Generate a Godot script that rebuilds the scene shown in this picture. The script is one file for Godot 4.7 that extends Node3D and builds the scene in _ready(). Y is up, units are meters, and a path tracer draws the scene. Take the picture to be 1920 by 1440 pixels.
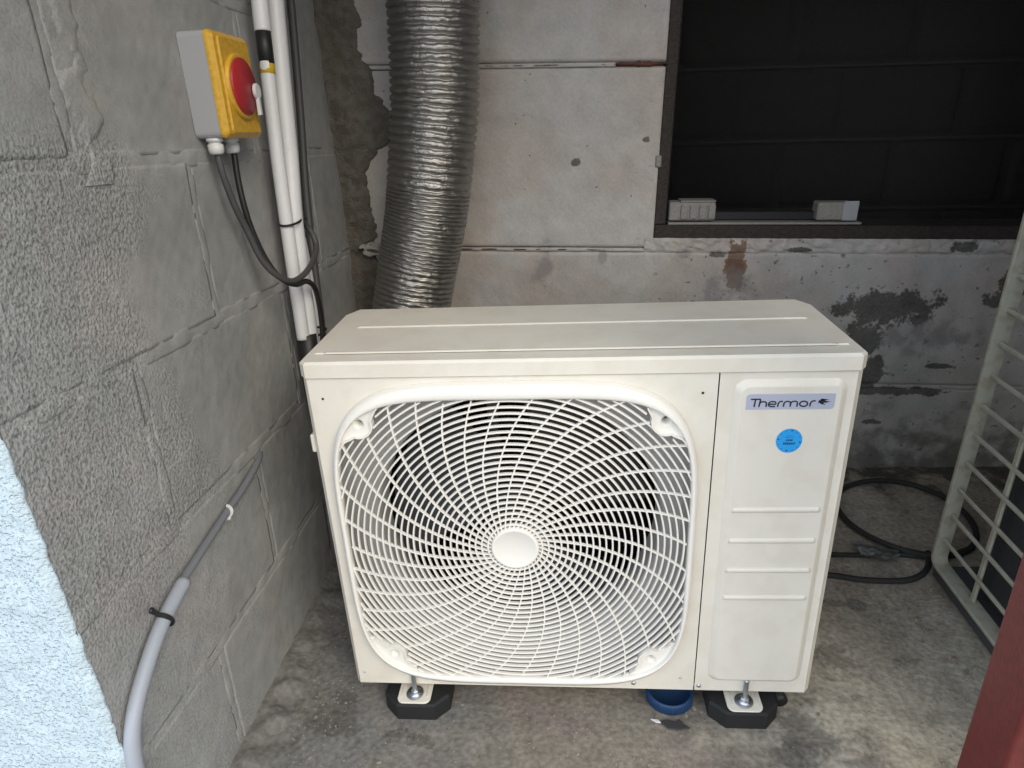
extends Node3D

const FLOOR_Y := -0.06
const LEFT_X := -0.188
const BACK_Z := -0.9
const FACE_Z := 0.338

var M := {}
var used := {}
var env: Environment

func V(x: float, y: float, z: float) -> Vector3:
	return Vector3(x, y, z)

# ---------------------------------------------------------------- naming

func numbered(parent: Node, called: String) -> String:
	var key := str(parent.get_instance_id()) + called
	var n: int = used.get(key, -1) + 1
	used[key] = n
	return called if n == 0 else "%s_%03d" % [called, n]

func thing(called: String, label: String, category: String, at := Vector3.ZERO, group := "") -> Node3D:
	var o := Node3D.new()
	o.name = numbered(self, called)
	o.position = at
	add_child(o, true)
	tag(o, label, category, group)
	return o

func tag(o: Node, label: String, category: String, group := "") -> void:
	o.set_meta("label", label)
	o.set_meta("category", category)
	if group:
		o.set_meta("group", group)

func part(called: String, mesh: Mesh, mat: Material, parent: Node, at := Vector3.ZERO) -> MeshInstance3D:
	var o := MeshInstance3D.new()
	o.name = numbered(parent, called)
	o.mesh = mesh
	o.material_override = mat
	o.position = at
	parent.add_child(o, true)
	return o

func struct(called: String, mesh: Mesh, mat: Material) -> MeshInstance3D:
	var o := part(called, mesh, mat, self)
	o.set_meta("kind", "structure")
	return o

# ---------------------------------------------------------------- shapes

func tri(st: SurfaceTool, a: Vector3, b: Vector3, c: Vector3, out: Vector3) -> void:
	# front faces run clockwise
	if (b - a).cross(c - a).dot(out) > 0.0:
		st.add_vertex(a); st.add_vertex(c); st.add_vertex(b)
	else:
		st.add_vertex(a); st.add_vertex(b); st.add_vertex(c)

func quad(st: SurfaceTool, a: Vector3, b: Vector3, c: Vector3, d: Vector3, out: Vector3) -> void:
	tri(st, a, b, c, out)
	tri(st, a, c, d, out)

func begin(smooth := false) -> SurfaceTool:
	var st := SurfaceTool.new()
	st.begin(Mesh.PRIMITIVE_TRIANGLES)
	st.set_smooth_group(0 if smooth else -1)
	return st

func done(st: SurfaceTool) -> ArrayMesh:
	st.generate_normals()
	return st.commit()

func add_box(st: SurfaceTool, c: Vector3, size: Vector3, bevel := 0.002) -> void:
	var h := size * 0.5
	var b := minf(bevel, minf(h.x, minf(h.y, h.z)) * 0.6)
	for ax in 3:
		var u := (ax + 1) % 3
		var w := (ax + 2) % 3
		for s in [-1.0, 1.0]:
			var n := Vector3.ZERO
			n[ax] = s
			var q := []
			for k in [[-1, -1], [1, -1], [1, 1], [-1, 1]]:
				var p := Vector3.ZERO
				p[ax] = s * h[ax]
				p[u] = k[0] * (h[u] - b)
				p[w] = k[1] * (h[w] - b)
				q.append(c + p)
			quad(st, q[0], q[1], q[2], q[3], n)
		# edges along ax
		for s in [-1.0, 1.0]:
			for t in [-1.0, 1.0]:
				var e := []
				for k in [-1.0, 1.0]:
					var p := Vector3.ZERO
					p[ax] = k * (h[ax] - b)
					p[u] = s * h[u]
					p[w] = t * (h[w] - b)
					e.append(c + p)
					p[u] = s * (h[u] - b)
					p[w] = t * h[w]
					e.append(c + p)
				var n := Vector3.ZERO
				n[u] = s
				n[w] = t
				quad(st, e[0], e[2], e[3], e[1], n)
	for sx in [-1.0, 1.0]:
		for sy in [-1.0, 1.0]:
			for sz in [-1.0, 1.0]:
				tri(st, c + V(sx * h.x, sy * (h.y - b), sz * (h.z - b)), c + V(sx * (h.x - b), sy * h.y, sz * (h.z - b)), c + V(sx * (h.x - b), sy * (h.y - b), sz * h.z), V(sx, sy, sz))

func box(c: Vector3, size: Vector3, bevel := 0.002) -> ArrayMesh:
	var st := begin()
	add_box(st, c, size, bevel)
	return done(st)

# sweep a cross-section (2D points) along a path; up decides the frame
func add_sweep(st: SurfaceTool, path: PackedVector3Array, section: PackedVector2Array, up: Vector3, closed := false, caps := true) -> void:
	var rings := []
	var n := path.size()
	for i in n:
		var a := path[(i - 1 + n) % n] if closed else path[maxi(i - 1, 0)]
		var b := path[(i + 1) % n] if closed else path[mini(i + 1, n - 1)]
		var t := (b - a).normalized()
		var x := up.cross(t).normalized()
		if x.length() < 0.5:
			x = Vector3.RIGHT.cross(t).normalized()
		var y := t.cross(x)
		var ring := PackedVector3Array()
		for s in section:
			ring.append(path[i] + x * s.x + y * s.y)
		rings.append(ring)
	var m := section.size()
	for i in (n if closed else n - 1):
		var r0: PackedVector3Array = rings[i]
		var r1: PackedVector3Array = rings[(i + 1) % n]
		var c := (path[i] + path[(i + 1) % n]) * 0.5
		for k in m:
			var l := (k + 1) % m
			quad(st, r0[k], r0[l], r1[l], r1[k], (r0[k] + r0[l] + r1[l] + r1[k]) * 0.25 - c)
	if caps and not closed:
		for e in [0, n - 1]:
			var r: PackedVector3Array = rings[e]
			var out := path[0] - path[1] if e == 0 else path[n - 1] - path[n - 2]
			for k in m:
				tri(st, path[e], r[k], r[(k + 1) % m], out)

func circle(r: float, sides: int) -> PackedVector2Array:
	var s := PackedVector2Array()
	for k in sides:
		s.append(Vector2(cos(TAU * k / sides), sin(TAU * k / sides)) * r)
	return s

func tube(path: PackedVector3Array, r: float, sides := 14, up := Vector3(0.3, 0.2, 1.0)) -> ArrayMesh:
	var st := begin(true)
	add_sweep(st, path, circle(r, sides), up)
	return done(st)

func smooth_path(pts: PackedVector3Array, step := 0.008) -> PackedVector3Array:
	var c := Curve3D.new()
	c.bake_interval = step
	for i in pts.size():
		var t := (pts[mini(i + 1, pts.size() - 1)] - pts[maxi(i - 1, 0)]) / 6.0
		c.add_point(pts[i], -t, t)
	return c.get_baked_points()

# loops with the same count of points, joined by quads
func add_loft(st: SurfaceTool, loops: Array, inward := false) -> void:
	for j in loops.size() - 1:
		var a: PackedVector3Array = loops[j]
		var b: PackedVector3Array = loops[j + 1]
		var n := a.size()
		for i in n:
			var k := (i + 1) % n
			st.add_vertex(a[i]); st.add_vertex(b[i]); st.add_vertex(b[k])
			st.add_vertex(a[i]); st.add_vertex(b[k]); st.add_vertex(a[k])

func lathe(profile: PackedVector2Array, sides := 32, axis := Vector3.UP, smooth := true) -> ArrayMesh:
	# profile: (radius, height) from bottom to top, turned about the axis
	var st := begin(smooth)
	var x := axis.cross(Vector3(0.31, 0.2, 0.93)).normalized()
	var z := x.cross(axis)
	for j in profile.size() - 1:
		var p := profile[j]
		var q := profile[j + 1]
		var out2 := Vector2(q.y - p.y, p.x - q.x)
		for i in sides:
			var d0 := x * cos(TAU * i / sides) + z * sin(TAU * i / sides)
			var d1 := x * cos(TAU * (i + 1) / sides) + z * sin(TAU * (i + 1) / sides)
			var o := (d0 + d1) * 0.5 * out2.x + axis * out2.y
			if p.x > 0.0:
				tri(st, d0 * p.x + axis * p.y, d1 * p.x + axis * p.y, d1 * q.x + axis * q.y, o)
			if q.x > 0.0:
				tri(st, d0 * p.x + axis * p.y, d1 * q.x + axis * q.y, d0 * q.x + axis * q.y, o)
	return done(st)

# polygon in XY, extruded from z0 to z1, edges of the front bevelled
func add_prism(st: SurfaceTool, poly: PackedVector2Array, z0: float, z1: float, bevel := 0.0) -> void:
	var p := poly
	if Geometry2D.is_polygon_clockwise(p):
		p = p.duplicate()
		p.reverse()
	var top := p
	if bevel > 0.0:
		var off := Geometry2D.offset_polygon(p, -bevel)
		top = PackedVector2Array()
		for i in p.size():
			var a := p[(i - 1 + p.size()) % p.size()]
			var b := p[(i + 1) % p.size()]
			var n0 := (p[i] - a).normalized().orthogonal()
			var n1 := (b - p[i]).normalized().orthogonal()
			var nn := (n0 + n1).normalized()
			top.append(p[i] + nn * bevel / maxf(0.4, nn.dot(n0)) * (1.0 if off.size() > 0 else 0.0))
		if Geometry2D.is_polygon_clockwise(top) or not Geometry2D.is_point_in_polygon(top[0], p):
			top = PackedVector2Array()
			for i in p.size():
				var a := p[(i - 1 + p.size()) % p.size()]
				var b := p[(i + 1) % p.size()]
				var n0 := -(p[i] - a).normalized().orthogonal()
				var n1 := -(b - p[i]).normalized().orthogonal()
				var nn := (n0 + n1).normalized()
				top.append(p[i] + nn * bevel / maxf(0.4, nn.dot(n0)))
	var zs := [[p, z0], [p, z1 - bevel], [top, z1]] if bevel > 0.0 else [[p, z0], [p, z1]]
	for j in zs.size() - 1:
		var a: PackedVector2Array = zs[j][0]
		var b: PackedVector2Array = zs[j + 1][0]
		for i in p.size():
			var k := (i + 1) % p.size()
			var d := p[k] - p[i]
			quad(st, V(a[i].x, a[i].y, zs[j][1]), V(a[k].x, a[k].y, zs[j][1]), V(b[k].x, b[k].y, zs[j + 1][1]), V(b[i].x, b[i].y, zs[j + 1][1]), V(d.y, -d.x, 0.3 * d.length()))
	for side in [[p, z0, -1.0], [top, z1, 1.0]]:
		var q: PackedVector2Array = side[0]
		var ix := Geometry2D.triangulate_polygon(q)
		for t in range(0, ix.size(), 3):
			tri(st, V(q[ix[t]].x, q[ix[t]].y, side[1]), V(q[ix[t + 1]].x, q[ix[t + 1]].y, side[1]), V(q[ix[t + 2]].x, q[ix[t + 2]].y, side[1]), V(0, 0, side[2]))

func prism(poly: PackedVector2Array, z0: float, z1: float, bevel := 0.0) -> ArrayMesh:
	var st := begin()
	add_prism(st, poly, z0, z1, bevel)
	return done(st)

func rounded_rect(cx: float, cy: float, w: float, h: float, r: float, k := 6) -> PackedVector2Array:
	var p := PackedVector2Array()
	for c in [[1, 1, 0.0], [-1, 1, 0.25], [-1, -1, 0.5], [1, -1, 0.75]]:
		for i in k + 1:
			var a: float = TAU * (c[2] + 0.25 * i / k)
			p.append(Vector2(cx + c[0] * (w * 0.5 - r) + cos(a) * r, cy + c[1] * (h * 0.5 - r) + sin(a) * r))
	return p

func superellipse(cx: float, cy: float, a: float, b: float, n: float, count := 192) -> PackedVector2Array:
	var p := PackedVector2Array()
	for i in count:
		var t := TAU * i / count
		var c := cos(t)
		var s := sin(t)
		var r := pow(pow(absf(c), n) + pow(absf(s), n), -1.0 / n)
		p.append(Vector2(cx + a * c * r, cy + b * s * r))
	return p

func lift(p: PackedVector2Array, z: float) -> PackedVector3Array:
	var o := PackedVector3Array()
	for q in p:
		o.append(V(q.x, q.y, z))
	return o

# a sheet of nu x nv cells; at(u, v) gives the point, with uv from tex(u, v); n is its rough outward normal
func sheet(u0: float, u1: float, v0: float, v1: float, nu: int, nv: int, at: Callable, tex: Callable, n: Vector3) -> ArrayMesh:
	var st := begin(true)
	var pts := PackedVector3Array()
	for j in nv + 1:
		for i in nu + 1:
			var u := lerpf(u0, u1, float(i) / nu)
			var v := lerpf(v0, v1, float(j) / nv)
			st.set_uv(tex.call(u, v))
			st.set_uv2(Vector2(u, v))
			var p: Vector3 = at.call(u, v)
			pts.append(p)
			st.add_vertex(p)
	var w := nu + 1
	var flip := (pts[1] - pts[0]).cross(pts[w] - pts[0]).dot(n) > 0.0
	for j in nv:
		for i in nu:
			var a := j * w + i
			for t in ([[a, a + w, a + 1], [a + 1, a + w, a + w + 1]] if flip else [[a, a + 1, a + w], [a + 1, a + w + 1, a + w]]):
				for k in t:
					st.add_index(k)
	st.generate_normals()
	return st.commit()

# ---------------------------------------------------------------- textures

func noise(type: int, freq: float, s: int, octaves := 4) -> FastNoiseLite:
	var n := FastNoiseLite.new()
	n.noise_type = type
	n.frequency = freq
	n.seed = s
	n.fractal_octaves = octaves
	if type == FastNoiseLite.TYPE_CELLULAR:
		n.cellular_return_type = FastNoiseLite.RETURN_DISTANCE
	return n

func painted(w: int, h: int, bytes: int, row: Callable) -> ImageTexture:
	var rows := []
	rows.resize(h)
	var id := WorkerThreadPool.add_group_task(func(y: int): rows[y] = row.call(y), h)
	WorkerThreadPool.wait_for_group_task_completion(id)
	var all := PackedByteArray()
	for r in rows:
		all.append_array(r)
	return ImageTexture.create_from_image(Image.create_from_data(w, h, false, Image.FORMAT_L8 if bytes == 1 else Image.FORMAT_RGB8, all))

func b8(x: float) -> int:
	return clampi(int(x * 255.0), 0, 255)

func put_rgb(a: PackedByteArray, i: int, c: Color) -> void:
	var s := c.linear_to_srgb()
	a[i] = clampi(s.r8, 0, 255); a[i + 1] = clampi(s.g8, 0, 255); a[i + 2] = clampi(s.b8, 0, 255)

func ss(a: float, b: float, x: float) -> float:
	return smoothstep(a, b, x)

func lin(r: float, g: float, b: float) -> Color:
	return Color(r, g, b).linear_to_srgb()

func mat(called: String, c: Color, rough := 0.6, metal := 0.0) -> StandardMaterial3D:
	var m := StandardMaterial3D.new()
	m.resource_name = called
	m.albedo_color = c
	m.roughness = rough
	m.metallic = metal
	M[called] = m
	return m

func tile_noise(freq: float, s: int, type := FastNoiseLite.TYPE_SIMPLEX_SMOOTH, size := 512, ramp: Gradient = null, octaves := 4) -> NoiseTexture2D:
	var t := NoiseTexture2D.new()
	t.width = size
	t.height = size
	t.seamless = true
	t.noise = noise(type, freq, s, octaves)
	t.color_ramp = ramp
	return t

func ramp(a: Color, b: Color, p := 0.0, q := 1.0) -> Gradient:
	var g := Gradient.new()
	g.offsets = PackedFloat32Array([p, q])
	g.colors = PackedColorArray([a, b])
	return g

func bump(m: StandardMaterial3D, t: Texture2D, cm: float, scale := 0.0) -> void:
	m.heightmap_enabled = true
	m.heightmap_texture = t
	m.heightmap_scale = cm
	if scale > 0.0:
		m.uv1_triplanar = true
		m.uv1_scale = Vector3.ONE * scale

# wear that sits on a thing's own surface: a speckle multiplied over its colour
func speckle(m: StandardMaterial3D, t: Texture2D, scale: float) -> void:
	m.detail_enabled = true
	m.detail_blend_mode = BaseMaterial3D.BLEND_MODE_MUL
	m.detail_albedo = t
	m.detail_uv_layer = BaseMaterial3D.DETAIL_UV_2
	m.uv2_triplanar = true
	m.uv2_scale = Vector3.ONE * scale

# ---------------------------------------------------------------- scene

func _ready() -> void:
	var cam := Camera3D.new()
	cam.name = "camera"
	cam.transform = Transform3D(Basis(V(0.99653327, -0.04523556, -0.06982254), V(0.01407082, 0.91881292, -0.39444244), V(0.08199668, 0.39209255, 0.91626414)), V(0.40919186, 1.01214539, 0.92405241)).orthonormalized()
	cam.fov = 59.912
	cam.near = 0.02
	cam.far = 400.0
	add_child(cam)
	cam.current = true

	env = Environment.new()
	env.background_mode = Environment.BG_SKY
	env.tonemap_mode = Environment.TONE_MAPPER_LINEAR
	env.tonemap_exposure = 3.2
	env.sdfgi_enabled = true
	env.ssao_enabled = true
	env.ssil_enabled = true
	var sky := Sky.new()
	var sm := ProceduralSkyMaterial.new()
	sm.sky_top_color = Color(0.74, 0.79, 0.86)
	sm.sky_horizon_color = Color(0.88, 0.89, 0.90)
	sm.sky_curve = 0.2
	sm.ground_bottom_color = Color(0.35, 0.34, 0.33)
	sm.ground_horizon_color = Color(0.7, 0.7, 0.7)
	sm.sun_angle_max = 40.0
	sky.sky_material = sm
	env.sky = sky
	env.background_energy_multiplier = 1.0
	var we := WorldEnvironment.new()
	we.name = "environment"
	we.environment = env
	add_child(we)

	var sun := DirectionalLight3D.new()
	sun.name = "sun"
	sun.light_energy = 0.2
	sun.light_color = Color(1.0, 0.965, 0.91)
	sun.light_angular_distance = 30.0
	sun.shadow_enabled = true
	sun.look_at_from_position(V(1.6, 2.0, 2.2), V(0.0, 0.0, 0.0), Vector3.UP)
	add_child(sun)

	materials()
	setting()
	left_wall()
	back_wall()
	inner_room()
	facade()
	unit()
	duct()
	switch_box()
	pipes()
	conduit()
	old_unit()
	floor_things()

func materials() -> void:
	var fine := tile_noise(0.02, 5, FastNoiseLite.TYPE_SIMPLEX_SMOOTH, 512, ramp(Color(0.8, 0.8, 0.8), Color(1, 1, 1), 0.25, 0.7), 5)
	var faint := tile_noise(0.02, 6, FastNoiseLite.TYPE_SIMPLEX_SMOOTH, 512, ramp(Color(0.92, 0.92, 0.92), Color(1, 1, 1), 0.25, 0.6), 5)
	var grain := tile_noise(0.09, 8, FastNoiseLite.TYPE_SIMPLEX_SMOOTH, 512, null, 3)
	var peel := tile_noise(0.06, 3, FastNoiseLite.TYPE_SIMPLEX_SMOOTH, 512, null, 2)
	var rough_n := tile_noise(0.03, 21, FastNoiseLite.TYPE_SIMPLEX_SMOOTH, 1024, null, 6)
	var m := mat("painted_steel", lin(0.74, 0.705, 0.62), 0.36)
	bump(m, peel, 0.012, 14.0)
	speckle(m, tile_noise(0.012, 15, FastNoiseLite.TYPE_SIMPLEX_SMOOTH, 512, ramp(Color(0.985, 0.98, 0.972), Color(1, 1, 1), 0.28, 0.55), 6), 2.2)
	m = mat("unit_plastic", lin(0.80, 0.78, 0.725), 0.42)
	m = mat("fan_plate", lin(0.42, 0.415, 0.40), 0.5)
	m = mat("gap_dark", lin(0.02, 0.02, 0.02), 0.8)
	m = mat("fan_plastic", lin(0.028, 0.028, 0.03), 0.45)
	m = mat("coil", lin(0.03, 0.03, 0.03), 0.5, 0.6)
	m = mat("motor_metal", lin(0.16, 0.15, 0.14), 0.5, 0.5)
	m = mat("badge_plate", lin(0.50, 0.53, 0.64), 0.35, 0.2)
	m = mat("ink", lin(0.018, 0.018, 0.035), 0.5)
	m = mat("zinc", lin(0.55, 0.58, 0.62), 0.3, 0.95)
	bump(m, grain, 0.01, 60.0)
	m = mat("screw_dark", lin(0.10, 0.10, 0.105), 0.6, 0.6)
	m = mat("zinc_dull", lin(0.25, 0.27, 0.29), 0.5, 0.8)
	m = mat("rubber", lin(0.012, 0.012, 0.013), 0.75)
	bump(m, grain, 0.02, 20.0)
	m = mat("blue_plastic", lin(0.014, 0.05, 0.13), 0.55)
	m = mat("foil", lin(0.40, 0.385, 0.365), 0.47, 1.0)
	bump(m, tile_noise(0.03, 31, FastNoiseLite.TYPE_SIMPLEX_SMOOTH, 512, null, 3), 0.09, 9.0)
	m = mat("grey_plastic", lin(0.33, 0.335, 0.35), 0.5)
	m = mat("yellow_plastic", lin(0.62, 0.36, 0.035), 0.4)
	speckle(m, faint, 8.0)
	m = mat("red_plastic", lin(0.36, 0.022, 0.028), 0.4)
	m = mat("white_plastic", lin(0.62, 0.62, 0.62), 0.45)
	m = mat("pipe_white", lin(0.66, 0.665, 0.68), 0.4)
	bump(m, rough_n, 0.05, 7.0)
	m = mat("tape_black", lin(0.012, 0.012, 0.012), 0.5)
	m = mat("tape_yellow", lin(0.55, 0.36, 0.02), 0.5)
	m = mat("cable_grey", lin(0.06, 0.06, 0.06), 0.55)
	m = mat("cable_black", lin(0.014, 0.014, 0.015), 0.45)
	m = mat("hose_dusty", lin(0.028, 0.027, 0.025), 0.75)
	m = mat("conduit_white", lin(0.34, 0.37, 0.42), 0.5)
	m = mat("conduit_grey", lin(0.18, 0.19, 0.21), 0.5)
	m = mat("guard_cream", lin(0.37, 0.36, 0.295), 0.5)
	speckle(m, tile_noise(0.02, 44, FastNoiseLite.TYPE_SIMPLEX_SMOOTH, 512, ramp(Color(0.93, 0.92, 0.89), Color(1, 1, 1), 0.25, 0.55), 5), 3.0)
	m = mat("old_coil", lin(0.085, 0.087, 0.086), 0.55, 0.3)
	m = mat("old_base", lin(0.06, 0.06, 0.065), 0.6)
	m = mat("red_paint", lin(0.13, 0.019, 0.017), 0.5)
	speckle(m, faint, 5.0)
	bump(m, rough_n, 0.03, 4.0)
	m = mat("dark_wood", lin(0.042, 0.031, 0.026), 0.75)
	bump(m, rough_n, 0.2, 5.0)
	speckle(m, fine, 6.0)
	m = mat("dusty_plastic", lin(0.26, 0.245, 0.225), 0.6)
	speckle(m, faint, 9.0)
	m = mat("joint_red", lin(0.15, 0.062, 0.045), 0.95)
	speckle(m, fine, 5.0)
	m = mat("rough_mortar", lin(0.155, 0.147, 0.13), 0.97)
	speckle(m, tile_noise(0.015, 61, FastNoiseLite.TYPE_SIMPLEX_SMOOTH, 512, ramp(Color(0.88, 0.84, 0.79), Color(1, 1, 1), 0.3, 0.65), 6), 4.0)
	bump(m, rough_n, 0.35, 5.0)
	m = mat("flake", lin(0.42, 0.40, 0.37), 0.9)
	speckle(m, faint, 6.0)
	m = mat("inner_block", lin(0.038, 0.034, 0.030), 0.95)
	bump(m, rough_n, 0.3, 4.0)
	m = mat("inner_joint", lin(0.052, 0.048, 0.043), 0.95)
	m = mat("render_white", lin(0.55, 0.67, 0.74), 0.95)
	bump(m, tile_noise(0.030, 71, FastNoiseLite.TYPE_PERLIN, 1024, ramp(Color(0, 0, 0), Color(1, 1, 1), 0.16, 0.46), 4), 0.20, 6.0)
	speckle(m, tile_noise(0.05, 72, FastNoiseLite.TYPE_SIMPLEX_SMOOTH, 1024, ramp(Color(0.55, 0.57, 0.6), Color(1, 1, 1), 0.14, 0.30), 5), 5.0)
	m = mat("plain_concrete", lin(0.2, 0.195, 0.185), 0.95)
	speckle(m, fine, 1.0)
	m = mat("asphalt", lin(0.16, 0.155, 0.145), 0.95)
	speckle(m, fine, 0.6)
	bump(m, grain, 0.4, 3.0)
	m = mat("grit", lin(0.30, 0.275, 0.225), 0.95)
	m = mat("chip_pale", lin(0.32, 0.29, 0.21), 0.95)
	bump(m, grain, 0.1, 20.0)
	m = mat("scrap_grey", lin(0.11, 0.11, 0.1), 0.5)
	m = mat("scrap_dark", lin(0.03, 0.028, 0.03), 0.6)
	block_material()
	back_material()
	floor_material()

# grey concrete blocks: coarse and pitted towards the opening, dragged smooth further in
func block_material() -> void:
	var W := 1024
	var big := noise(FastNoiseLite.TYPE_SIMPLEX_SMOOTH, 2.6, 1, 4)
	var mid := noise(FastNoiseLite.TYPE_SIMPLEX_SMOOTH, 22.0, 2, 4)
	var spk := noise(FastNoiseLite.TYPE_SIMPLEX_SMOOTH, 260.0, 3, 2)
	var pits := noise(FastNoiseLite.TYPE_PERLIN, 190.0, 10, 3)
	pits.fractal_gain = 0.8
	var streak := noise(FastNoiseLite.TYPE_SIMPLEX_SMOOTH, 9.0, 4, 3)
	var coarse := func(z: float, v: float) -> float:
		return ss(-0.05, 0.16, z + big.get_noise_2d(z * 2.0, v * 2.0 + 7.0) * 0.22) * (1.0 - 0.8 * ss(0.95, 1.02, v)) * (1.0 - 0.55 * ss(0.46, 0.30, v))
	var mix_at := func(z: float, v: float) -> Color:
		var k: float = 1.0 + 0.16 * big.get_noise_2d(z * 1.4, v * 1.4) + 0.12 * mid.get_noise_2d(z, v)
		var c: float = coarse.call(z, v)
		k += spk.get_noise_2d(z, v) * (0.10 + 0.16 * c) + c * clampf(pits.get_noise_2d(z, v) + 0.03, -0.4, 0.22) * 1.05
		k += 0.07 * streak.get_noise_2d(z * 0.25, v)
		var warm: float = big.get_noise_2d(z * 1.1 + 40.0, v * 1.1)
		var col := Color(0.295, 0.302, 0.297) * k
		col = col.lerp(Color(0.31, 0.303, 0.298) * k, ss(0.0, 0.5, warm))
		# smeared cement round the bed joints, old drips of mortar high up near the opening
		for vj in [0.17, 0.428, 0.694, 0.957]:
			var d := absf(v - vj - 0.012 * mid.get_noise_2d(z * 0.6, vj * 9.0))
			col = col.lerp(Color(0.355, 0.357, 0.348) * k, 0.55 * ss(0.03, 0.004, d) * ss(-0.15, 0.35, mid.get_noise_2d(z * 0.4, vj * 31.0)))
		var drip := absf(z - 0.105 - 0.02 * mid.get_noise_2d(v * 0.8, 3.0)) / 0.03
		if v > 0.965:
			col = col.lerp(Color(0.33, 0.33, 0.30) * k, 0.6 * ss(1.0, 0.3, drip) * ss(-0.1, 0.3, mid.get_noise_2d(z * 0.7, v * 0.7)))
		return col
	var alb := painted(W, W, 3, func(y: int) -> PackedByteArray:
		var a := PackedByteArray()
		a.resize(W * 3)
		var v := 1.75 - (y + 0.5) / W * 2.0
		for x in W:
			var z := -1.05 + (x + 0.5) / W * 1.5
			put_rgb(a, x * 3, mix_at.call(z, v))
		return a)
	var H := 1536
	var cell := noise(FastNoiseLite.TYPE_CELLULAR, 150.0, 9, 2)
	var hgt := painted(H, H, 1, func(y: int) -> PackedByteArray:
		var a := PackedByteArray()
		a.resize(H)
		var v := 1.75 - (y + 0.5) / H * 2.0
		var c := 0.0
		for x in H:
			var z := -1.05 + (x + 0.5) / H * 1.5
			if x % 16 == 0:
				c = coarse.call(z, v)
			var p := pits.get_noise_2d(z, v)
			var k := 0.6 + 0.022 * p + 0.05 * mid.get_noise_2d(z, v)
			if c > 0.01:
				k += c * (0.75 * clampf(p, -0.45, 0.22) + 0.03 * cell.get_noise_2d(z, v))
			else:
				k -= 0.5 * maxf(0.0, -p - 0.40)
			a[x] = b8(k)
		return a)
	var m := mat("block", Color.WHITE, 0.96)
	m.albedo_texture = alb
	bump(m, hgt, 0.33)
	m = mat("mortar", lin(0.26, 0.255, 0.24), 0.96)
	speckle(m, tile_noise(0.02, 63, FastNoiseLite.TYPE_SIMPLEX_SMOOTH, 512, ramp(Color(0.7, 0.7, 0.68), Color(1, 1, 1), 0.3, 0.7), 5), 4.0)
	bump(m, tile_noise(0.05, 64, FastNoiseLite.TYPE_SIMPLEX_SMOOTH, 512, null, 5), 0.4, 5.0)

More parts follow.
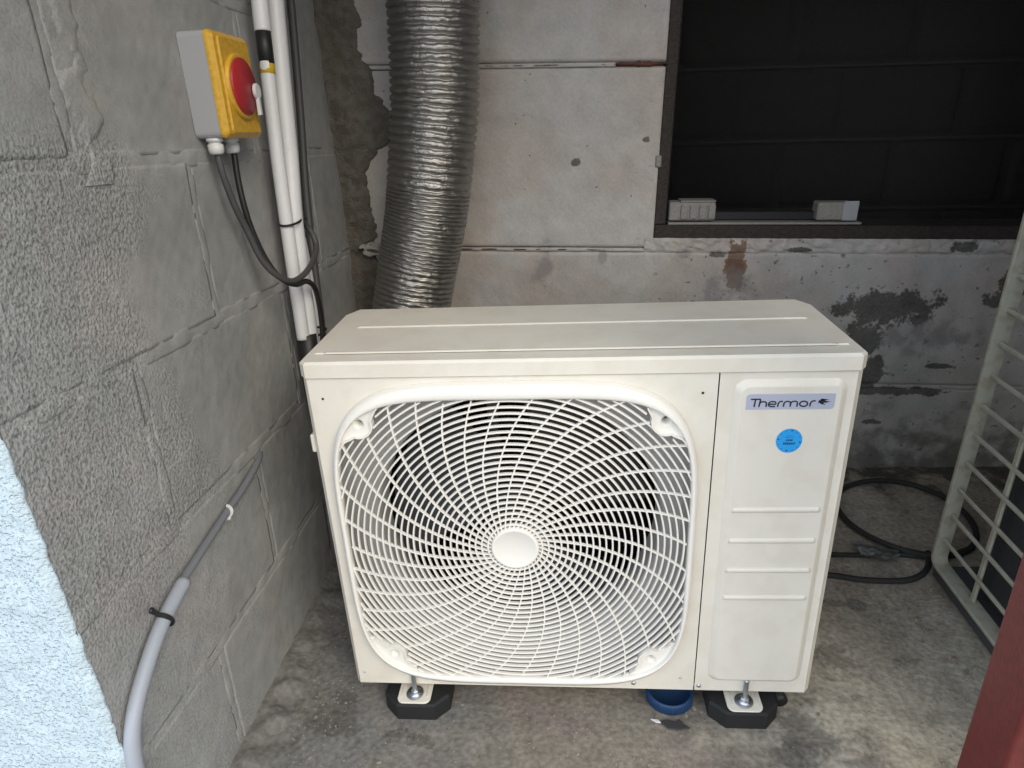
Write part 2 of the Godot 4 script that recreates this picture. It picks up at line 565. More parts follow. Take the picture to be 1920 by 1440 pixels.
# whitewashed back wall; lost paint, damp and dirt where the photo has them
func back_material() -> void:
	var W := 1152
	var H := 864
	var big := noise(FastNoiseLite.TYPE_SIMPLEX_SMOOTH, 2.2, 41, 4)
	var mid := noise(FastNoiseLite.TYPE_SIMPLEX_SMOOTH, 13.0, 42, 5)
	var fin := noise(FastNoiseLite.TYPE_SIMPLEX_SMOOTH, 90.0, 43, 4)
	var cell := noise(FastNoiseLite.TYPE_CELLULAR, 16.0, 44, 1)
	# dark patches where the paint is gone: u, v, half width, half height
	var lost := [[1.27, 0.49, 0.12, 0.045], [1.22, 0.40, 0.045, 0.06], [1.25, 0.30, 0.05, 0.045], [1.585, 0.56, 0.035, 0.06], [1.555, 0.515, 0.035, 0.022], [1.43, 0.655, 0.03, 0.015], [0.80, 0.63, 0.02, 0.008], [1.0, 0.645, 0.03, 0.006], [0.41, 0.87, 0.012, 0.012], [0.585, 0.925, 0.010, 0.008], [1.30, 0.24, 0.22, 0.012], [1.45, 0.32, 0.03, 0.006], [1.30, 0.14, 0.03, 0.008]]
	var brown := [[0.848, 0.60, 0.022, 0.075], [0.848, 0.60, 0.03, 0.02]]
	var grey := [[0.84, 0.545, 0.075, 0.05], [1.40, 0.40, 0.14, 0.05], [0.71, 0.635, 0.03, 0.012], [0.49, 0.62, 0.012, 0.02], [0.33, 0.60, 0.03, 0.06]]
	var tint := func(u: float, v: float) -> Array:
		var b := big.get_noise_2d(u, v)
		var m := mid.get_noise_2d(u, v)
		var f := fin.get_noise_2d(u, v)
		var k := 1.0 + 0.10 * b + 0.13 * m + 0.10 * f
		var col := Color(0.47, 0.447, 0.42) * k
		col = col.lerp(Color(0.46, 0.412, 0.372) * k, ss(-0.25, 0.3, big.get_noise_2d(u * 1.7 + 9.0, v * 1.7)))
		var h := 0.6 + 0.10 * m + 0.06 * f
		# damp: greyer and browner towards the floor and the far right, in cloudy patches
		var damp := ss(0.72, 0.1, v + 0.30 * m + 0.2 * b) * ss(0.55, 1.15, u + 0.2 * b)
		col = col.lerp(Color(0.42, 0.40, 0.35) * k, 0.75 * damp)
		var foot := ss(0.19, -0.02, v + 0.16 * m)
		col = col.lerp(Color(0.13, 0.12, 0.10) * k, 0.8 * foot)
		var gone := 0.0
		for p in lost:
			var d: float = Vector2((u - p[0]) / p[2], (v - p[1]) / p[3]).length()
			gone = maxf(gone, ss(1.18, 0.92, d + 0.75 * m + 0.25 * f))
		# small flakes and pits scattered over the paint
		var c := cell.get_noise_2d(u, v)
		gone = maxf(gone, ss(-0.965, -0.985, c + 0.03 * f) * ss(0.0, 0.3, mid.get_noise_2d(u * 0.5, v * 0.5 + 5.0)))
		gone = maxf(gone, 0.75 * ss(0.50, 0.57, mid.get_noise_2d(u * 2.2 + 3.0, v * 3.0)) * ss(0.5, 0.75, u))
		col = col.lerp(Color(0.085, 0.08, 0.068) * (1.0 + 0.5 * f + 0.4 * m), 0.88 * gone)
		for p in brown:
			var d2 := maxf(absf(u - p[0]) / p[2], absf(v - p[1]) / p[3])
			col = col.lerp(Color(0.17, 0.095, 0.06) * k, 0.85 * ss(1.05, 0.95, d2 + 0.35 * m + 0.15 * f))
		for p in grey:
			var d3: float = Vector2((u - p[0]) / p[2], (v - p[1]) / p[3]).length()
			col = col.lerp(Color(0.24, 0.225, 0.22) * k, 0.6 * ss(1.1, 0.4, d3 + 0.9 * m))
		return [col, h - 0.34 * gone]
	var hs := []
	hs.resize(H)
	var alb := painted(W, H, 3, func(y: int) -> PackedByteArray:
		var a := PackedByteArray()
		a.resize(W * 3)
		var g := PackedByteArray()
		g.resize(W)
		var v := 1.7 - (y + 0.5) / H * 1.8
		for x in W:
			var t: Array = tint.call(-0.4 + (x + 0.5) / W * 2.4, v)
			put_rgb(a, x * 3, t[0])
			g[x] = b8(t[1])
		hs[y] = g
		return a)
	var all := PackedByteArray()
	for r in hs:
		all.append_array(r)
	var m := mat("whitewash", Color.WHITE, 0.93)
	m.albedo_texture = alb
	bump(m, ImageTexture.create_from_image(Image.create_from_data(W, H, false, Image.FORMAT_L8, all)), 0.5)

func floor_material() -> void:
	var W := 1152
	var big := noise(FastNoiseLite.TYPE_SIMPLEX_SMOOTH, 2.4, 81, 4)
	var mid := noise(FastNoiseLite.TYPE_SIMPLEX_SMOOTH, 11.0, 82, 5)
	var fin := noise(FastNoiseLite.TYPE_PERLIN, 95.0, 83, 4)
	var cell := noise(FastNoiseLite.TYPE_CELLULAR, 60.0, 84, 1)
	var stains := [[0.135, 0.075, 0.05, 0.02], [0.10, 0.065, 0.03, 0.012], [0.83, 0.03, 0.07, 0.05], [0.80, 0.08, 0.05, 0.03], [1.08, -0.14, 0.03, 0.006], [-0.05, 0.03, 0.06, 0.05], [0.9, 0.10, 0.05, 0.02], [1.0, -0.30, 0.08, 0.02], [0.95, -0.15, 0.03, 0.05], [0.55, 0.13, 0.06, 0.02]]
	var tint := func(x: float, z: float) -> Array:
		var b := big.get_noise_2d(x, z)
		var m := mid.get_noise_2d(x, z)
		var f := fin.get_noise_2d(x, z)
		var k := 1.0 + 0.12 * b + 0.20 * m + 0.50 * f
		var col := Color(0.212, 0.190, 0.157) * k
		col = col.lerp(Color(0.212, 0.183, 0.158) * k, ss(0.0, 0.45, big.get_noise_2d(x * 1.6 + 30.0, z * 1.6)))
		col = col.lerp(Color(0.185, 0.182, 0.174) * k, ss(0.35, -0.1, x + 0.3 * b))
		# tan dirt at right and back, its colour lightened to replace missing light
		var dust_and_light := ss(0.55, 1.0, x + 0.25 * m)
		col = col.lerp(Color(0.42, 0.38, 0.305) * k, 0.85 * dust_and_light)
		var dirt_and_light := ss(-0.22, -0.50, z + 0.35 * m) * ss(0.75, 1.0, x)
		col = col.lerp(Color(0.40, 0.345, 0.275) * k, 0.75 * dirt_and_light)
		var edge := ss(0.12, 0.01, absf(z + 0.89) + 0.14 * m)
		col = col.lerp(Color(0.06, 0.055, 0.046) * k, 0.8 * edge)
		for p in stains:
			var d: float = Vector2((x - p[0]) / p[2], (z - p[1]) / p[3]).length()
			col = col.lerp(Color(0.085, 0.078, 0.07) * k, 0.42 * ss(1.15, 0.6, d + 0.9 * m + 0.4 * f))
		col = col.lerp(Color(0.13, 0.115, 0.095) * k, 0.35 * ss(0.30, 0.5, mid.get_noise_2d(x * 1.7 + 11.0, z * 1.7)))
		# pale lime crumbs and small black specks
		var c := cell.get_noise_2d(x, z)
		var pale := ss(-0.90, -0.955, c + 0.06 * f) * ss(0.05, 0.3, mid.get_noise_2d(x * 0.8, z * 0.8 + 50.0))
		col = col.lerp(Color(0.33, 0.315, 0.28), 0.75 * pale)
		var black := ss(-0.94, -0.97, c + 0.04 * f) * ss(0.1, 0.35, mid.get_noise_2d(x * 0.9 + 20.0, z * 0.9))
		col = col.lerp(Color(0.03, 0.028, 0.025), 0.8 * black)
		return [col, 0.5 + 0.16 * m + 0.26 * f + 0.22 * pale - 0.2 * black + 0.1 * b]
	var hs := []
	hs.resize(W)
	var alb := painted(W, W, 3, func(y: int) -> PackedByteArray:
		var a := PackedByteArray()
		a.resize(W * 3)
		var g := PackedByteArray()
		g.resize(W)
		var z := -0.95 + (y + 0.5) / W * 2.1
		for x in W:
			var t: Array = tint.call(-0.35 + (x + 0.5) / W * 2.1, z)
			put_rgb(a, x * 3, t[0])
			g[x] = b8(t[1])
		hs[y] = g
		return a)
	var all := PackedByteArray()
	for r in hs:
		all.append_array(r)
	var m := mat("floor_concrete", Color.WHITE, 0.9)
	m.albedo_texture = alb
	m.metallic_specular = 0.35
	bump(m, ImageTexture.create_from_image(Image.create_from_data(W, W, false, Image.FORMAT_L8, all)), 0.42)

func setting() -> void:
	var dn := noise(FastNoiseLite.TYPE_SIMPLEX_SMOOTH, 7.0, 91, 4)
	var at := func(x: float, z: float) -> Vector3:
		# a fillet of spilt mortar runs up to the left wall
		var f := ss(0.10, 0.0, x - LEFT_X + 0.05 * dn.get_noise_2d(x * 2.0, z * 2.0))
		return V(x, FLOOR_Y + 0.0035 * dn.get_noise_2d(x, z) + f * f * 0.022, z)
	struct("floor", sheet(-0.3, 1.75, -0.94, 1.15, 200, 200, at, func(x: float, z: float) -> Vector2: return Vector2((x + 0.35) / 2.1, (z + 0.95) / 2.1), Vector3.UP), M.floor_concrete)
	var g := PlaneMesh.new()
	g.size = Vector2(300, 300)
	struct("ground", g, M.asphalt).position = V(0, FLOOR_Y - 0.012, 0)
	struct("ceiling", box(V(0.75, 2.16, -0.81), V(3.6, 0.12, 2.28), 0.004), M.plain_concrete)

# one block face of a wall: rounded edges, uneven surface
func block_face(u0: float, u1: float, v0: float, v1: float, s: int, place: Callable, tex: Callable, n: Vector3, cell := 0.006, amp := 0.0014, soft := 0.005, dip := 0.0010) -> ArrayMesh:
	var a := noise(FastNoiseLite.TYPE_SIMPLEX_SMOOTH, 9.0, s, 4)
	var e := noise(FastNoiseLite.TYPE_SIMPLEX_SMOOTH, 45.0, s + 1, 3)
	var off := a.get_noise_2d(s * 3.7, 1.0) * 0.002
	var at := func(u: float, v: float) -> Vector3:
		var d := minf(minf(u - u0, u1 - u), minf(v - v0, v1 - v))
		var w := 0.0035 * e.get_noise_2d(u, v)
		var h := off + amp * a.get_noise_2d(u, v) + amp * 0.5 * e.get_noise_2d(u, v)
		var k := clampf((d + w) / soft, 0.0, 1.0)
		h -= dip * (1.0 - k) * (1.0 - k)
		if d < 0.0005:
			h = -0.04
		return place.call(u, v, h)
	return sheet(u0, u1, v0, v1, maxi(4, int((u1 - u0) / cell)), maxi(4, int((v1 - v0) / cell)), at, tex, n)

# mortar in a joint: mostly flush, cracked open here and there
func joint(a: Vector2, b: Vector2, half: float, s: int, place: Callable, tex: Callable, n: Vector3, base := -0.0015, amp := 0.005) -> ArrayMesh:
	var w := noise(FastNoiseLite.TYPE_SIMPLEX_SMOOTH, 11.0, s, 4)
	var d := b - a
	var side := Vector2(-d.y, d.x).normalized()
	var at := func(t: float, q: float) -> Vector3:
		var p := a + d * t + side * q * half
		var edge := 1.0 - q * q
		var h := base + amp * w.get_noise_2d(p.x + s * 1.3, p.y) + 0.002 * (edge - 1.0) - 0.010 * ss(0.9, 1.0, absf(q))
		return place.call(p.x, p.y, h)
	return sheet(0, 1, -1, 1, maxi(6, int(d.length() / 0.006)), 8, at, func(t: float, q: float) -> Vector2:
		var p := a + d * t + side * q * half
		return tex.call(p.x, p.y), n)

func left_wall() -> void:
	var o := thing("block_wall", "bare grey concrete block wall on the left with smeared mortar joints", "wall", V(LEFT_X, 0, 0))
	o.rotation.x = -0.055
	var place := func(z: float, v: float, h: float) -> Vector3: return V(h, v, minf(z, 0.340 + 0.055 * v))
	var tex := func(z: float, v: float) -> Vector2: return Vector2((z + 1.05) / 1.5, (1.75 - v) / 2.0)
	var rows := [-0.09, 0.17, 0.428, 0.694, 0.957, 1.22, 1.48, 1.74, 2.0, 2.18]
	var starts := [0.10, -0.14, 0.14, -0.10, 0.16, -0.1, 0.15, -0.1, 0.15]
	var gap := 0.0009
	for j in rows.size() - 1:
		var v0: float = rows[j]
		var v1: float = rows[j + 1]
		var cuts := [starts[j]]
		while cuts[0] > -0.93:
			cuts.push_front(maxf(cuts[0] - 0.52, -0.935))
		var end := 0.362 + 0.055 * v1
		while cuts[-1] < end - 0.001:
			cuts.append(minf(cuts[-1] + 0.52, end))
		for i in cuts.size() - 1:
			if cuts[i + 1] - cuts[i] > 0.02:
				part("block", block_face(cuts[i] + gap, cuts[i + 1] - gap, v0 + gap, v1 - gap, 100 + j * 10 + i, place, tex, Vector3.RIGHT), M.block, o)
			if i > 0:
				part("mortar_joint", joint(Vector2(cuts[i], v0), Vector2(cuts[i], v1), 0.015, 300 + j * 10 + i, place, tex, Vector3.RIGHT, 0.0002, 0.0026), M.block, o)
		part("mortar_joint", joint(Vector2(-0.935, v1), Vector2(0.350 + 0.055 * v1, v1), 0.018, 400 + j, place, tex, Vector3.RIGHT, 0.0003, 0.0030), M.block, o)
	# ragged lump of old mortar high on the wall, near the opening
	var blob := noise(FastNoiseLite.TYPE_SIMPLEX_SMOOTH, 14.0, 55, 5)
	part("mortar_smear", sheet(0.04, 0.19, 0.93, 1.32, 40, 90, func(z: float, v: float) -> Vector3:
		var d := absf(z - 0.115 - 0.02 * blob.get_noise_2d(v, 4.0)) / 0.035
		return V(-0.005 + 0.0075 * ss(1.3, 0.2, d + 1.1 * blob.get_noise_2d(z, v) + 0.5 * ss(1.1, 1.3, v)), v, z), tex, Vector3.RIGHT), M.block, o)
	part("core", box(V(-0.105, 1.0, -0.30), V(0.16, 2.3, 1.24), 0.003), M.mortar, o)

func back_wall() -> void:
	var o := thing("whitewashed_wall", "stained whitewashed back wall behind the unit with a dark window opening", "wall", V(0, 0, BACK_Z))
	o.rotation.z = -0.036
	var place := func(u: float, v: float, h: float) -> Vector3: return V(u, v, h)
	var tex := func(u: float, v: float) -> Vector2: return Vector2((u + 0.4) / 2.4, (1.7 - v) / 1.8)
	var g := 0.0005
	var slabs := [
		[-0.24, 0.63, 1.099, 1.80], [-0.24, 0.63, 0.643, 1.099], [-0.24, 1.80, 0.255, 0.643], [-0.24, 0.93, -0.13, 0.255], [0.93, 1.80, -0.13, 0.255], [0.63, 1.80, 1.62, 2.10], [-0.24, 0.63, 1.80, 2.10]]
	for i in slabs.size():
		var s: Array = slabs[i]
		part("wall_slab", block_face(s[0] + g, s[1] - g, s[2] + g, s[3] - g, 700 + i * 3, place, tex, Vector3.BACK, 0.008, 0.0022, 0.003, 0.0025), M.whitewash, o)
	# what fills the cracks between the slabs
	part("slab_joint", joint(Vector2(-0.24, 1.099), Vector2(0.50, 1.099), 0.0022, 780, place, tex, Vector3.BACK, -0.0012, 0.005), M.mortar, o)
	part("slab_joint", joint(Vector2(-0.24, 0.643), Vector2(0.63, 0.643), 0.0024, 781, place, tex, Vector3.BACK, -0.001, 0.005), M.joint_red, o)
	for v in [1.099, 0.643]:
		part("plaster_smear", joint(Vector2(-0.24, v), Vector2(0.50 if v > 1.0 else 0.63, v), 0.0055, 790 + int(v * 10.0), place, tex, Vector3.BACK, 0.0004 if v > 1.0 else -0.0008, 0.0065), M.whitewash, o)
	part("slab_joint", joint(Vector2(-0.24, 0.255), Vector2(1.78, 0.255), 0.008, 782, place, tex, Vector3.BACK, -0.0012, 0.005), M.whitewash, o)
	var cn := noise(FastNoiseLite.TYPE_SIMPLEX_SMOOTH, 40.0, 12, 3)
	part("bare_joint", sheet(0.0, 1.0, -1.0, 1.0, 60, 8, func(t: float, q: float) -> Vector3:
		var half := 0.0075 * pow(sin(PI * clampf(t * 0.96 + 0.02, 0.0, 1.0)), 0.6) * (0.75 + 0.5 * cn.get_noise_2d(t * 0.14, 1.0)) * (1.0 if t < 0.7 else 0.55)
		return V(0.495 + 0.135 * t, 1.0995 + half * q + 0.002 * cn.get_noise_2d(t * 0.1, 5.0), 0.0032 - 0.006 * q * q), tex, Vector3.BACK), M.joint_red, o)
	# crumbled bed under the window sill
	part("sill_bed", sheet(0.60, 1.80, 0.630, 0.676, 240, 14, func(u: float, v: float) -> Vector3:
		var e := ss(0.630, 0.644, v + 0.008 * cn.get_noise_2d(u * 0.5, 2.0))
		return V(u, v, -0.006 + e * (0.0075 + 0.006 * cn.get_noise_2d(u * 0.7, v))), tex, Vector3.BACK), M.whitewash, o)
	# masonry behind the faces, round the window opening
	part("core", box(V(0.18, 1.0, -0.105), V(0.88, 2.3, 0.17), 0.003), M.joint_red, o)
	part("core", box(V(1.22, 0.27, -0.105), V(1.20, 0.78, 0.17), 0.003), M.joint_red, o)
	part("core", box(V(1.22, 1.88, -0.105), V(1.20, 0.5, 0.17), 0.003), M.joint_red, o)
	# crumbling mortar in the left corner, its ragged edge lapping over the paint
	var pts := [[1.30, 0.055], [1.25, 0.06], [1.20, 0.071], [1.182, 0.061], [1.144, 0.055], [1.12, 0.064], [1.094, 0.085], [1.044, 0.084], [1.016, 0.105], [0.982, 0.132], [0.949, 0.130], [0.921, 0.114], [0.899, 0.074], [0.87, 0.052], [0.846, 0.040], [0.816, 0.039], [0.749, 0.040], [0.701, 0.050], [0.669, 0.046], [0.655, 0.012], [0.64, 0.02], [0.62, 0.035], [0.598, 0.062], [0.559, 0.062], [0.45, 0.05], [0.2, 0.045], [-0.1, 0.05]]
	var rn := noise(FastNoiseLite.TYPE_SIMPLEX_SMOOTH, 13.0, 33, 5)
	var reach := func(v: float) -> float:
		for i in pts.size() - 1:
			if v <= pts[i][0] and v >= pts[i + 1][0]:
				return lerpf(pts[i + 1][1], pts[i][1], ss(0.0, 1.0, (v - pts[i + 1][0]) / (pts[i][0] - pts[i + 1][0])))
		return 0.055
	part("crumbling_mortar", sheet(-0.24, -0.03, -0.1, 2.1, 60, 560, func(u: float, v: float) -> Vector3:
		var edge: float = -0.190 + reach.call(v) + 0.008 * rn.get_noise_2d(u * 3.0, v * 3.0) - u - 0.03 * v + 0.033
		var h := -0.006 + 0.017 * ss(-0.002, 0.010, edge) + 0.010 * rn.get_noise_2d(u, v) * ss(0.0, 0.03, edge) + 0.012 * ss(0.05, 0.12, edge)
		return V(u, v, h), tex, Vector3.BACK), M.rough_mortar, o)
	# curled flake of plaster with a dark slot, low in the corner
	part("plaster_flake", sheet(-0.185, -0.105, 0.618, 0.668, 40, 28, func(u: float, v: float) -> Vector3:
		var d := Vector2((u + 0.145) / 0.036, (v - 0.642 + 0.25 * (u + 0.145)) / 0.019).length() + 0.5 * rn.get_noise_2d(u * 3.0, v * 3.0)
		var slot := Vector2((u + 0.138) / 0.020, (v - 0.641 + 0.15 * (u + 0.145)) / 0.0055).length()
		return V(u, v, -0.004 + 0.032 * ss(1.05, 0.72, d) - 0.028 * ss(1.1, 0.7, slot)), tex, Vector3.BACK), M.flake, o)
	# window frame of dark old timber
	var f := thing("window_frame", "dark weathered timber frame of the window opening in the back wall", "window frame", V(0, 0, BACK_Z))
	f.rotation.z = -0.036
	part("stile", box(V(0.638, 1.160, -0.065), V(0.030, 0.90, 0.12), 0.003), M.dark_wood, f)
	part("sill", box(V(1.215, 0.689, -0.064), V(1.182, 0.040, 0.124), 0.004), M.dark_wood, f)
	part("stile", box(V(1.79, 1.16, -0.065), V(0.030, 0.90, 0.12), 0.003), M.dark_wood, f)
	part("head", box(V(1.22, 1.632, -0.062), V(1.19, 0.04, 0.12), 0.003), M.dark_wood, f)
	part("hinge", box(V(0.621, 0.872, -0.004), V(0.016, 0.03, 0.016), 0.003), M.dusty_plastic, f)
	# the side walls of the nook
	var r := thing("right_wall", "bare grey side wall behind the old outdoor unit", "wall", V(1.81, 0, 0))
	part("wall_face", box(V(0.06, 1.0, -0.31), V(0.12, 2.25, 1.30), 0.004), M.plain_concrete, r)

func inner_room() -> void:
	var zb := -1.9
	var o := thing("inner_block_wall", "unlit grey block wall seen deep inside the dark window opening", "wall", V(0, 0, zb))
	o.rotation.z = -0.02
	var place := func(u: float, v: float, h: float) -> Vector3: return V(u, v, h)
	var tex := func(u: float, v: float) -> Vector2: return Vector2(u, v)
	for j in 6:
		var v0 := 0.578 + j * 0.262 - 0.262
		var start := 1.245 if j % 2 == 1 else 1.46
		var u := start - 0.43 * 4
		while u < 3.4:
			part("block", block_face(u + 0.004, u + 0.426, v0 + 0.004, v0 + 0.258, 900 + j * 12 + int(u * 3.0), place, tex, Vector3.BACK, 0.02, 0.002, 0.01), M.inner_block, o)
			u += 0.43
		part("mortar_joint", joint(Vector2(-0.5, v0), Vector2(3.5, v0), 0.006, 990 + j, place, tex, Vector3.BACK, -0.001, 0.004), M.inner_joint, o)
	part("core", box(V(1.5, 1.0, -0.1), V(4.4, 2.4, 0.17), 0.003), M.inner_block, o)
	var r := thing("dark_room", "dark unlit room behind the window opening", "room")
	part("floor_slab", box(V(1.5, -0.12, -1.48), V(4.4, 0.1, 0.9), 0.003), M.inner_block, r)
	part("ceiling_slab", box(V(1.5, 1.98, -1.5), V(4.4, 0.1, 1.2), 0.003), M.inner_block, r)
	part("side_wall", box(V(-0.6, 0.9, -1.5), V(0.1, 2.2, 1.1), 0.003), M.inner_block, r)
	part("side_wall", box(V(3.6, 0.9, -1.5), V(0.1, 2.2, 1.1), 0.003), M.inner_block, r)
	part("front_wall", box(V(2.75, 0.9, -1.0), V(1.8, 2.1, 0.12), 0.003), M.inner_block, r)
	# long grey batten with two end blocks lying on the sill
	var b := thing("light_batten", "long grey batten with a pale block at each end lying on the window sill", "batten", V(0.68, 0.695, -0.93))
	b.rotation.z = -0.032
	part("tray", box(V(0.255, -0.006, 0.0), V(0.50, 0.006, 0.05), 0.001), M.dusty_plastic, b)
	part("dark_channel", box(V(0.255, 0.010, -0.012), V(0.27, 0.022, 0.02), 0.002), M.cable_black, b)
	var l := part("end_block", box(V(0.066, 0.025, 0.0), V(0.120, 0.048, 0.045), 0.003), M.dusty_plastic, b)
	for k in 4:
		part("vent_rib", box(V(0.045 + k * 0.024, 0.024, 0.0245), V(0.018, 0.036, 0.005), 0.002), M.dusty_plastic, l)
	part("cap_strip", box(V(0.080, 0.0515, 0.0), V(0.092, 0.004, 0.047), 0.001), M.dusty_plastic, l)
	var q := part("end_block", box(V(0.435, 0.024, 0.0), V(0.092, 0.046, 0.045), 0.004), M.dusty_plastic, b)
	part("flap", box(V(0.472, 0.026, 0.0225), V(0.038, 0.050, 0.006), 0.002), M.grey_plastic, q)

func facade() -> void:
	var o := thing("rendered_wall", "rough white rendered outer wall corner at the lower left edge", "wall", V(0, 0, FACE_Z))
	var rn := noise(FastNoiseLite.TYPE_SIMPLEX_SMOOTH, 16.0, 201, 4)
	var en := noise(FastNoiseLite.TYPE_SIMPLEX_SMOOTH, 30.0, 202, 4)
	var tex := func(u: float, v: float) -> Vector2: return Vector2(u, v)
	# face and arris in one sheet: u runs along the face, then rounds the corner into the nook
	part("render_face", sheet(-0.42, 0.016, -0.1, 2.3, 109, 480, func(u: float, v: float) -> Vector3:
		var k := rn.get_noise_2d(u, v) * 0.0025 + en.get_noise_2d(u * 2.0, v * 2.0) * 0.0012
		var wob := 0.0028 * en.get_noise_2d(3.0, v) + 0.003 * rn.get_noise_2d(9.0, v)
		if u <= 0.0:
			return V(LEFT_X + wob + u + 0.002, v, 0.008 + k - 0.006 * ss(-0.012, 0.0, u))
		return V(LEFT_X + wob + 0.002 - 0.014 * ss(0.002, 0.012, u), v, 0.002 + k * 0.5 - u), tex, Vector3.BACK), M.render_white, o)
	part("wall_core", box(V(-1.10, 1.1, -0.09), V(1.80, 2.4, 0.18), 0.003), M.render_white, o)
	var l := thing("lintel", "rendered lintel above the opening", "lintel", V(0, 0, FACE_Z))
	part("beam", box(V(0.85, 2.16, -0.085), V(2.07, 0.28, 0.19), 0.004), M.render_white, l)
	var p := thing("door_post", "dark red painted timber door post at the lower right corner", "door post", V(0.898, 0, 0.30))
	var st := begin()
	add_prism(st, rounded_rect(0.075, -0.03, 0.15, 0.07, 0.005, 3), 0.0, 2.08)
	var post := part("post", done(st), M.red_paint, p)
	post.rotation.x = -PI / 2
	post.position.y = FLOOR_Y

func unit() -> void:
	var o := thing("outdoor_unit", "cream white heat pump outdoor unit with round fan grille standing on black rubber feet", "heat pump")
	var steel: Material = M.painted_steel
	var W := 0.84
	var H := 0.630
	var D := 0.277
	var hole := Vector2(0.327, 0.310)
	var R := 0.243
	# front panel with its soft square opening, in two halves that meet above and below it
	var oc := Vector2(0.3195, 0.3155)
	var front := begin()
	for s in [-1.0, 1.0]:
		var x1 := 0.008 if s < 0.0 else 0.6325
		var pl := PackedVector2Array([Vector2(oc.x, 0.0), Vector2(x1, 0.0), Vector2(x1, H), Vector2(oc.x, H)])
		var open := superellipse(oc.x, oc.y, 0.2855, 0.2845, 4.9, 192)
		for i in 97:
			pl.append(open[posmod(48 + i if s < 0.0 else 48 - i, 192)])
		# top to bottom along its own side
		add_prism(front, pl, -0.0012, 0.0)
	part("front_panel", done(front), steel, o)
	# recessed plate behind the grille with the round fan opening
	var back := begin(true)
	hole = Vector2(0.3212, 0.3255)
	R = 0.2525
	add_loft(back, [lift(superellipse(oc.x, oc.y, 0.2857, 0.2847, 4.9, 192), -0.0006), lift(superellipse(oc.x, oc.y, 0.2835, 0.2825, 4.9, 192), -0.054), lift(superellipse(oc.x, oc.y, 0.280, 0.279, 4.8, 192), -0.058), lift(superellipse(hole.x, hole.y, R + 0.004, R + 0.004, 2.0, 192), -0.058), lift(superellipse(hole.x, hole.y, R, R, 2.0, 192), -0.0595), lift(superellipse(hole.x, hole.y, R - 0.005, R - 0.005, 2.0, 192), -0.065), lift(superellipse(hole.x, hole.y, R - 0.007, R - 0.007, 2.0, 192), -0.12)])
	part("fan_plate", done(back), M.fan_plate, o)
	# service panel: folded sheet seen from above, extruded upward
	var sp := begin()
	add_prism(sp, PackedVector2Array([Vector2(0.6345, 0.0), Vector2(W - 0.010, 0.0), Vector2(W, 0.010), Vector2(W, 0.16), Vector2(W - 0.001, 0.16), Vector2(W - 0.001, 0.0108), Vector2(W - 0.0105, 0.0012), Vector2(0.6345, 0.0012)]), 0.0, H)
	var service := part("service_panel", done(sp), steel, o)
	service.rotation.x = -PI / 2
	sp = begin()
	add_prism(sp, PackedVector2Array([Vector2(W - 0.001, 0.162), Vector2(W, 0.162), Vector2(W, D), Vector2(W - 0.001, D)]), 0.0, H)
	var right_side := part("side_panel", done(sp), steel, o)
	right_side.rotation.x = -PI / 2
	sp = begin()
	add_prism(sp, PackedVector2Array([Vector2(0.0078, 0.0), Vector2(0.0078, 0.0012), Vector2(0.001, 0.010), Vector2(0.001, D), Vector2(0.0, D), Vector2(0.0, 0.009)]), 0.0, H)
	var sides := part("side_panel", done(sp), steel, o)
	sides.rotation.x = -PI / 2
	part("base_pan", box(V(W / 2, 0.006, -D / 2 - 0.002), V(W - 0.012, 0.012, D - 0.012), 0.002), steel, o)
	part("partition", box(V(0.650, H / 2, -D / 2), V(0.004, H - 0.03, D - 0.02), 0.001), M.motor_metal, o)
	# coil across the back
	var coil := begin()
	for k in 50:
		add_box(coil, V(0.02 + k * 0.0125, H / 2, -D + 0.012), V(0.002, H - 0.04, 0.02), 0.0003)
	for k in 20:
		add_box(coil, V(0.33, 0.035 + k * 0.03, -D + 0.016), V(0.61, 0.008, 0.008), 0.001)
	var cl := part("coil", done(coil), M.coil, o)
	cl.set_meta("kind", "stuff")
	part("coil_backing", box(V(0.33, H / 2, -D + 0.003), V(0.62, H - 0.02, 0.003), 0.001), M.gap_dark, o)
	for x in [0.268, 0.352]:
		part("motor_bracket", box(V(x, H / 2, -0.215), V(0.022, H - 0.03, 0.012), 0.002), M.motor_metal, o)
	part("fan_motor", lathe(PackedVector2Array([Vector2(0, -0.06), Vector2(0.05, -0.06), Vector2(0.055, -0.055), Vector2(0.055, -0.005), Vector2(0.05, 0), Vector2(0, 0)]), 24, Vector3.BACK), M.motor_metal, o, V(hole.x, hole.y, -0.165))
	# three broad blades on a hub
	var fan := part("fan_hub", lathe(PackedVector2Array([Vector2(0, -0.06), Vector2(0.055, -0.06), Vector2(0.055, -0.006), Vector2(0.048, 0), Vector2(0, 0.003)]), 32, Vector3.BACK), M.fan_plastic, o, V(hole.x, hole.y, -0.092))
	for k in 3:
		var a0 := deg_to_rad(-6.0 + 120.0 * k)
		part("fan_blade", sheet(0.05, 0.234, 0.0, 1.0, 14, 20, func(r: float, t: float) -> Vector3:
			var lead := a0 + 0.12 * (r / 0.226) * (r / 0.226)
			var span := 1.25 + 0.25 * r / 0.226
			var a := lead + span * t
			return V(cos(a) * r, sin(a) * r, -0.040 + 0.045 * t - 0.01 * sin(PI * t)), func(r: float, t: float) -> Vector2: return Vector2(r, t), Vector3.BACK), M.fan_plastic, fan)
	lid(o, W, H, D)
	grille(o)
	service_details(service, o)
	feet(o)
	for p in [[0.029, 0.596], [0.611, 0.598]]:
		part("pilot_hole", lathe(PackedVector2Array([Vector2(0, 0.0004), Vector2(0.0022, 0.0002)]), 10, Vector3.BACK), M.gap_dark, o, V(p[0], p[1], 0.0003))
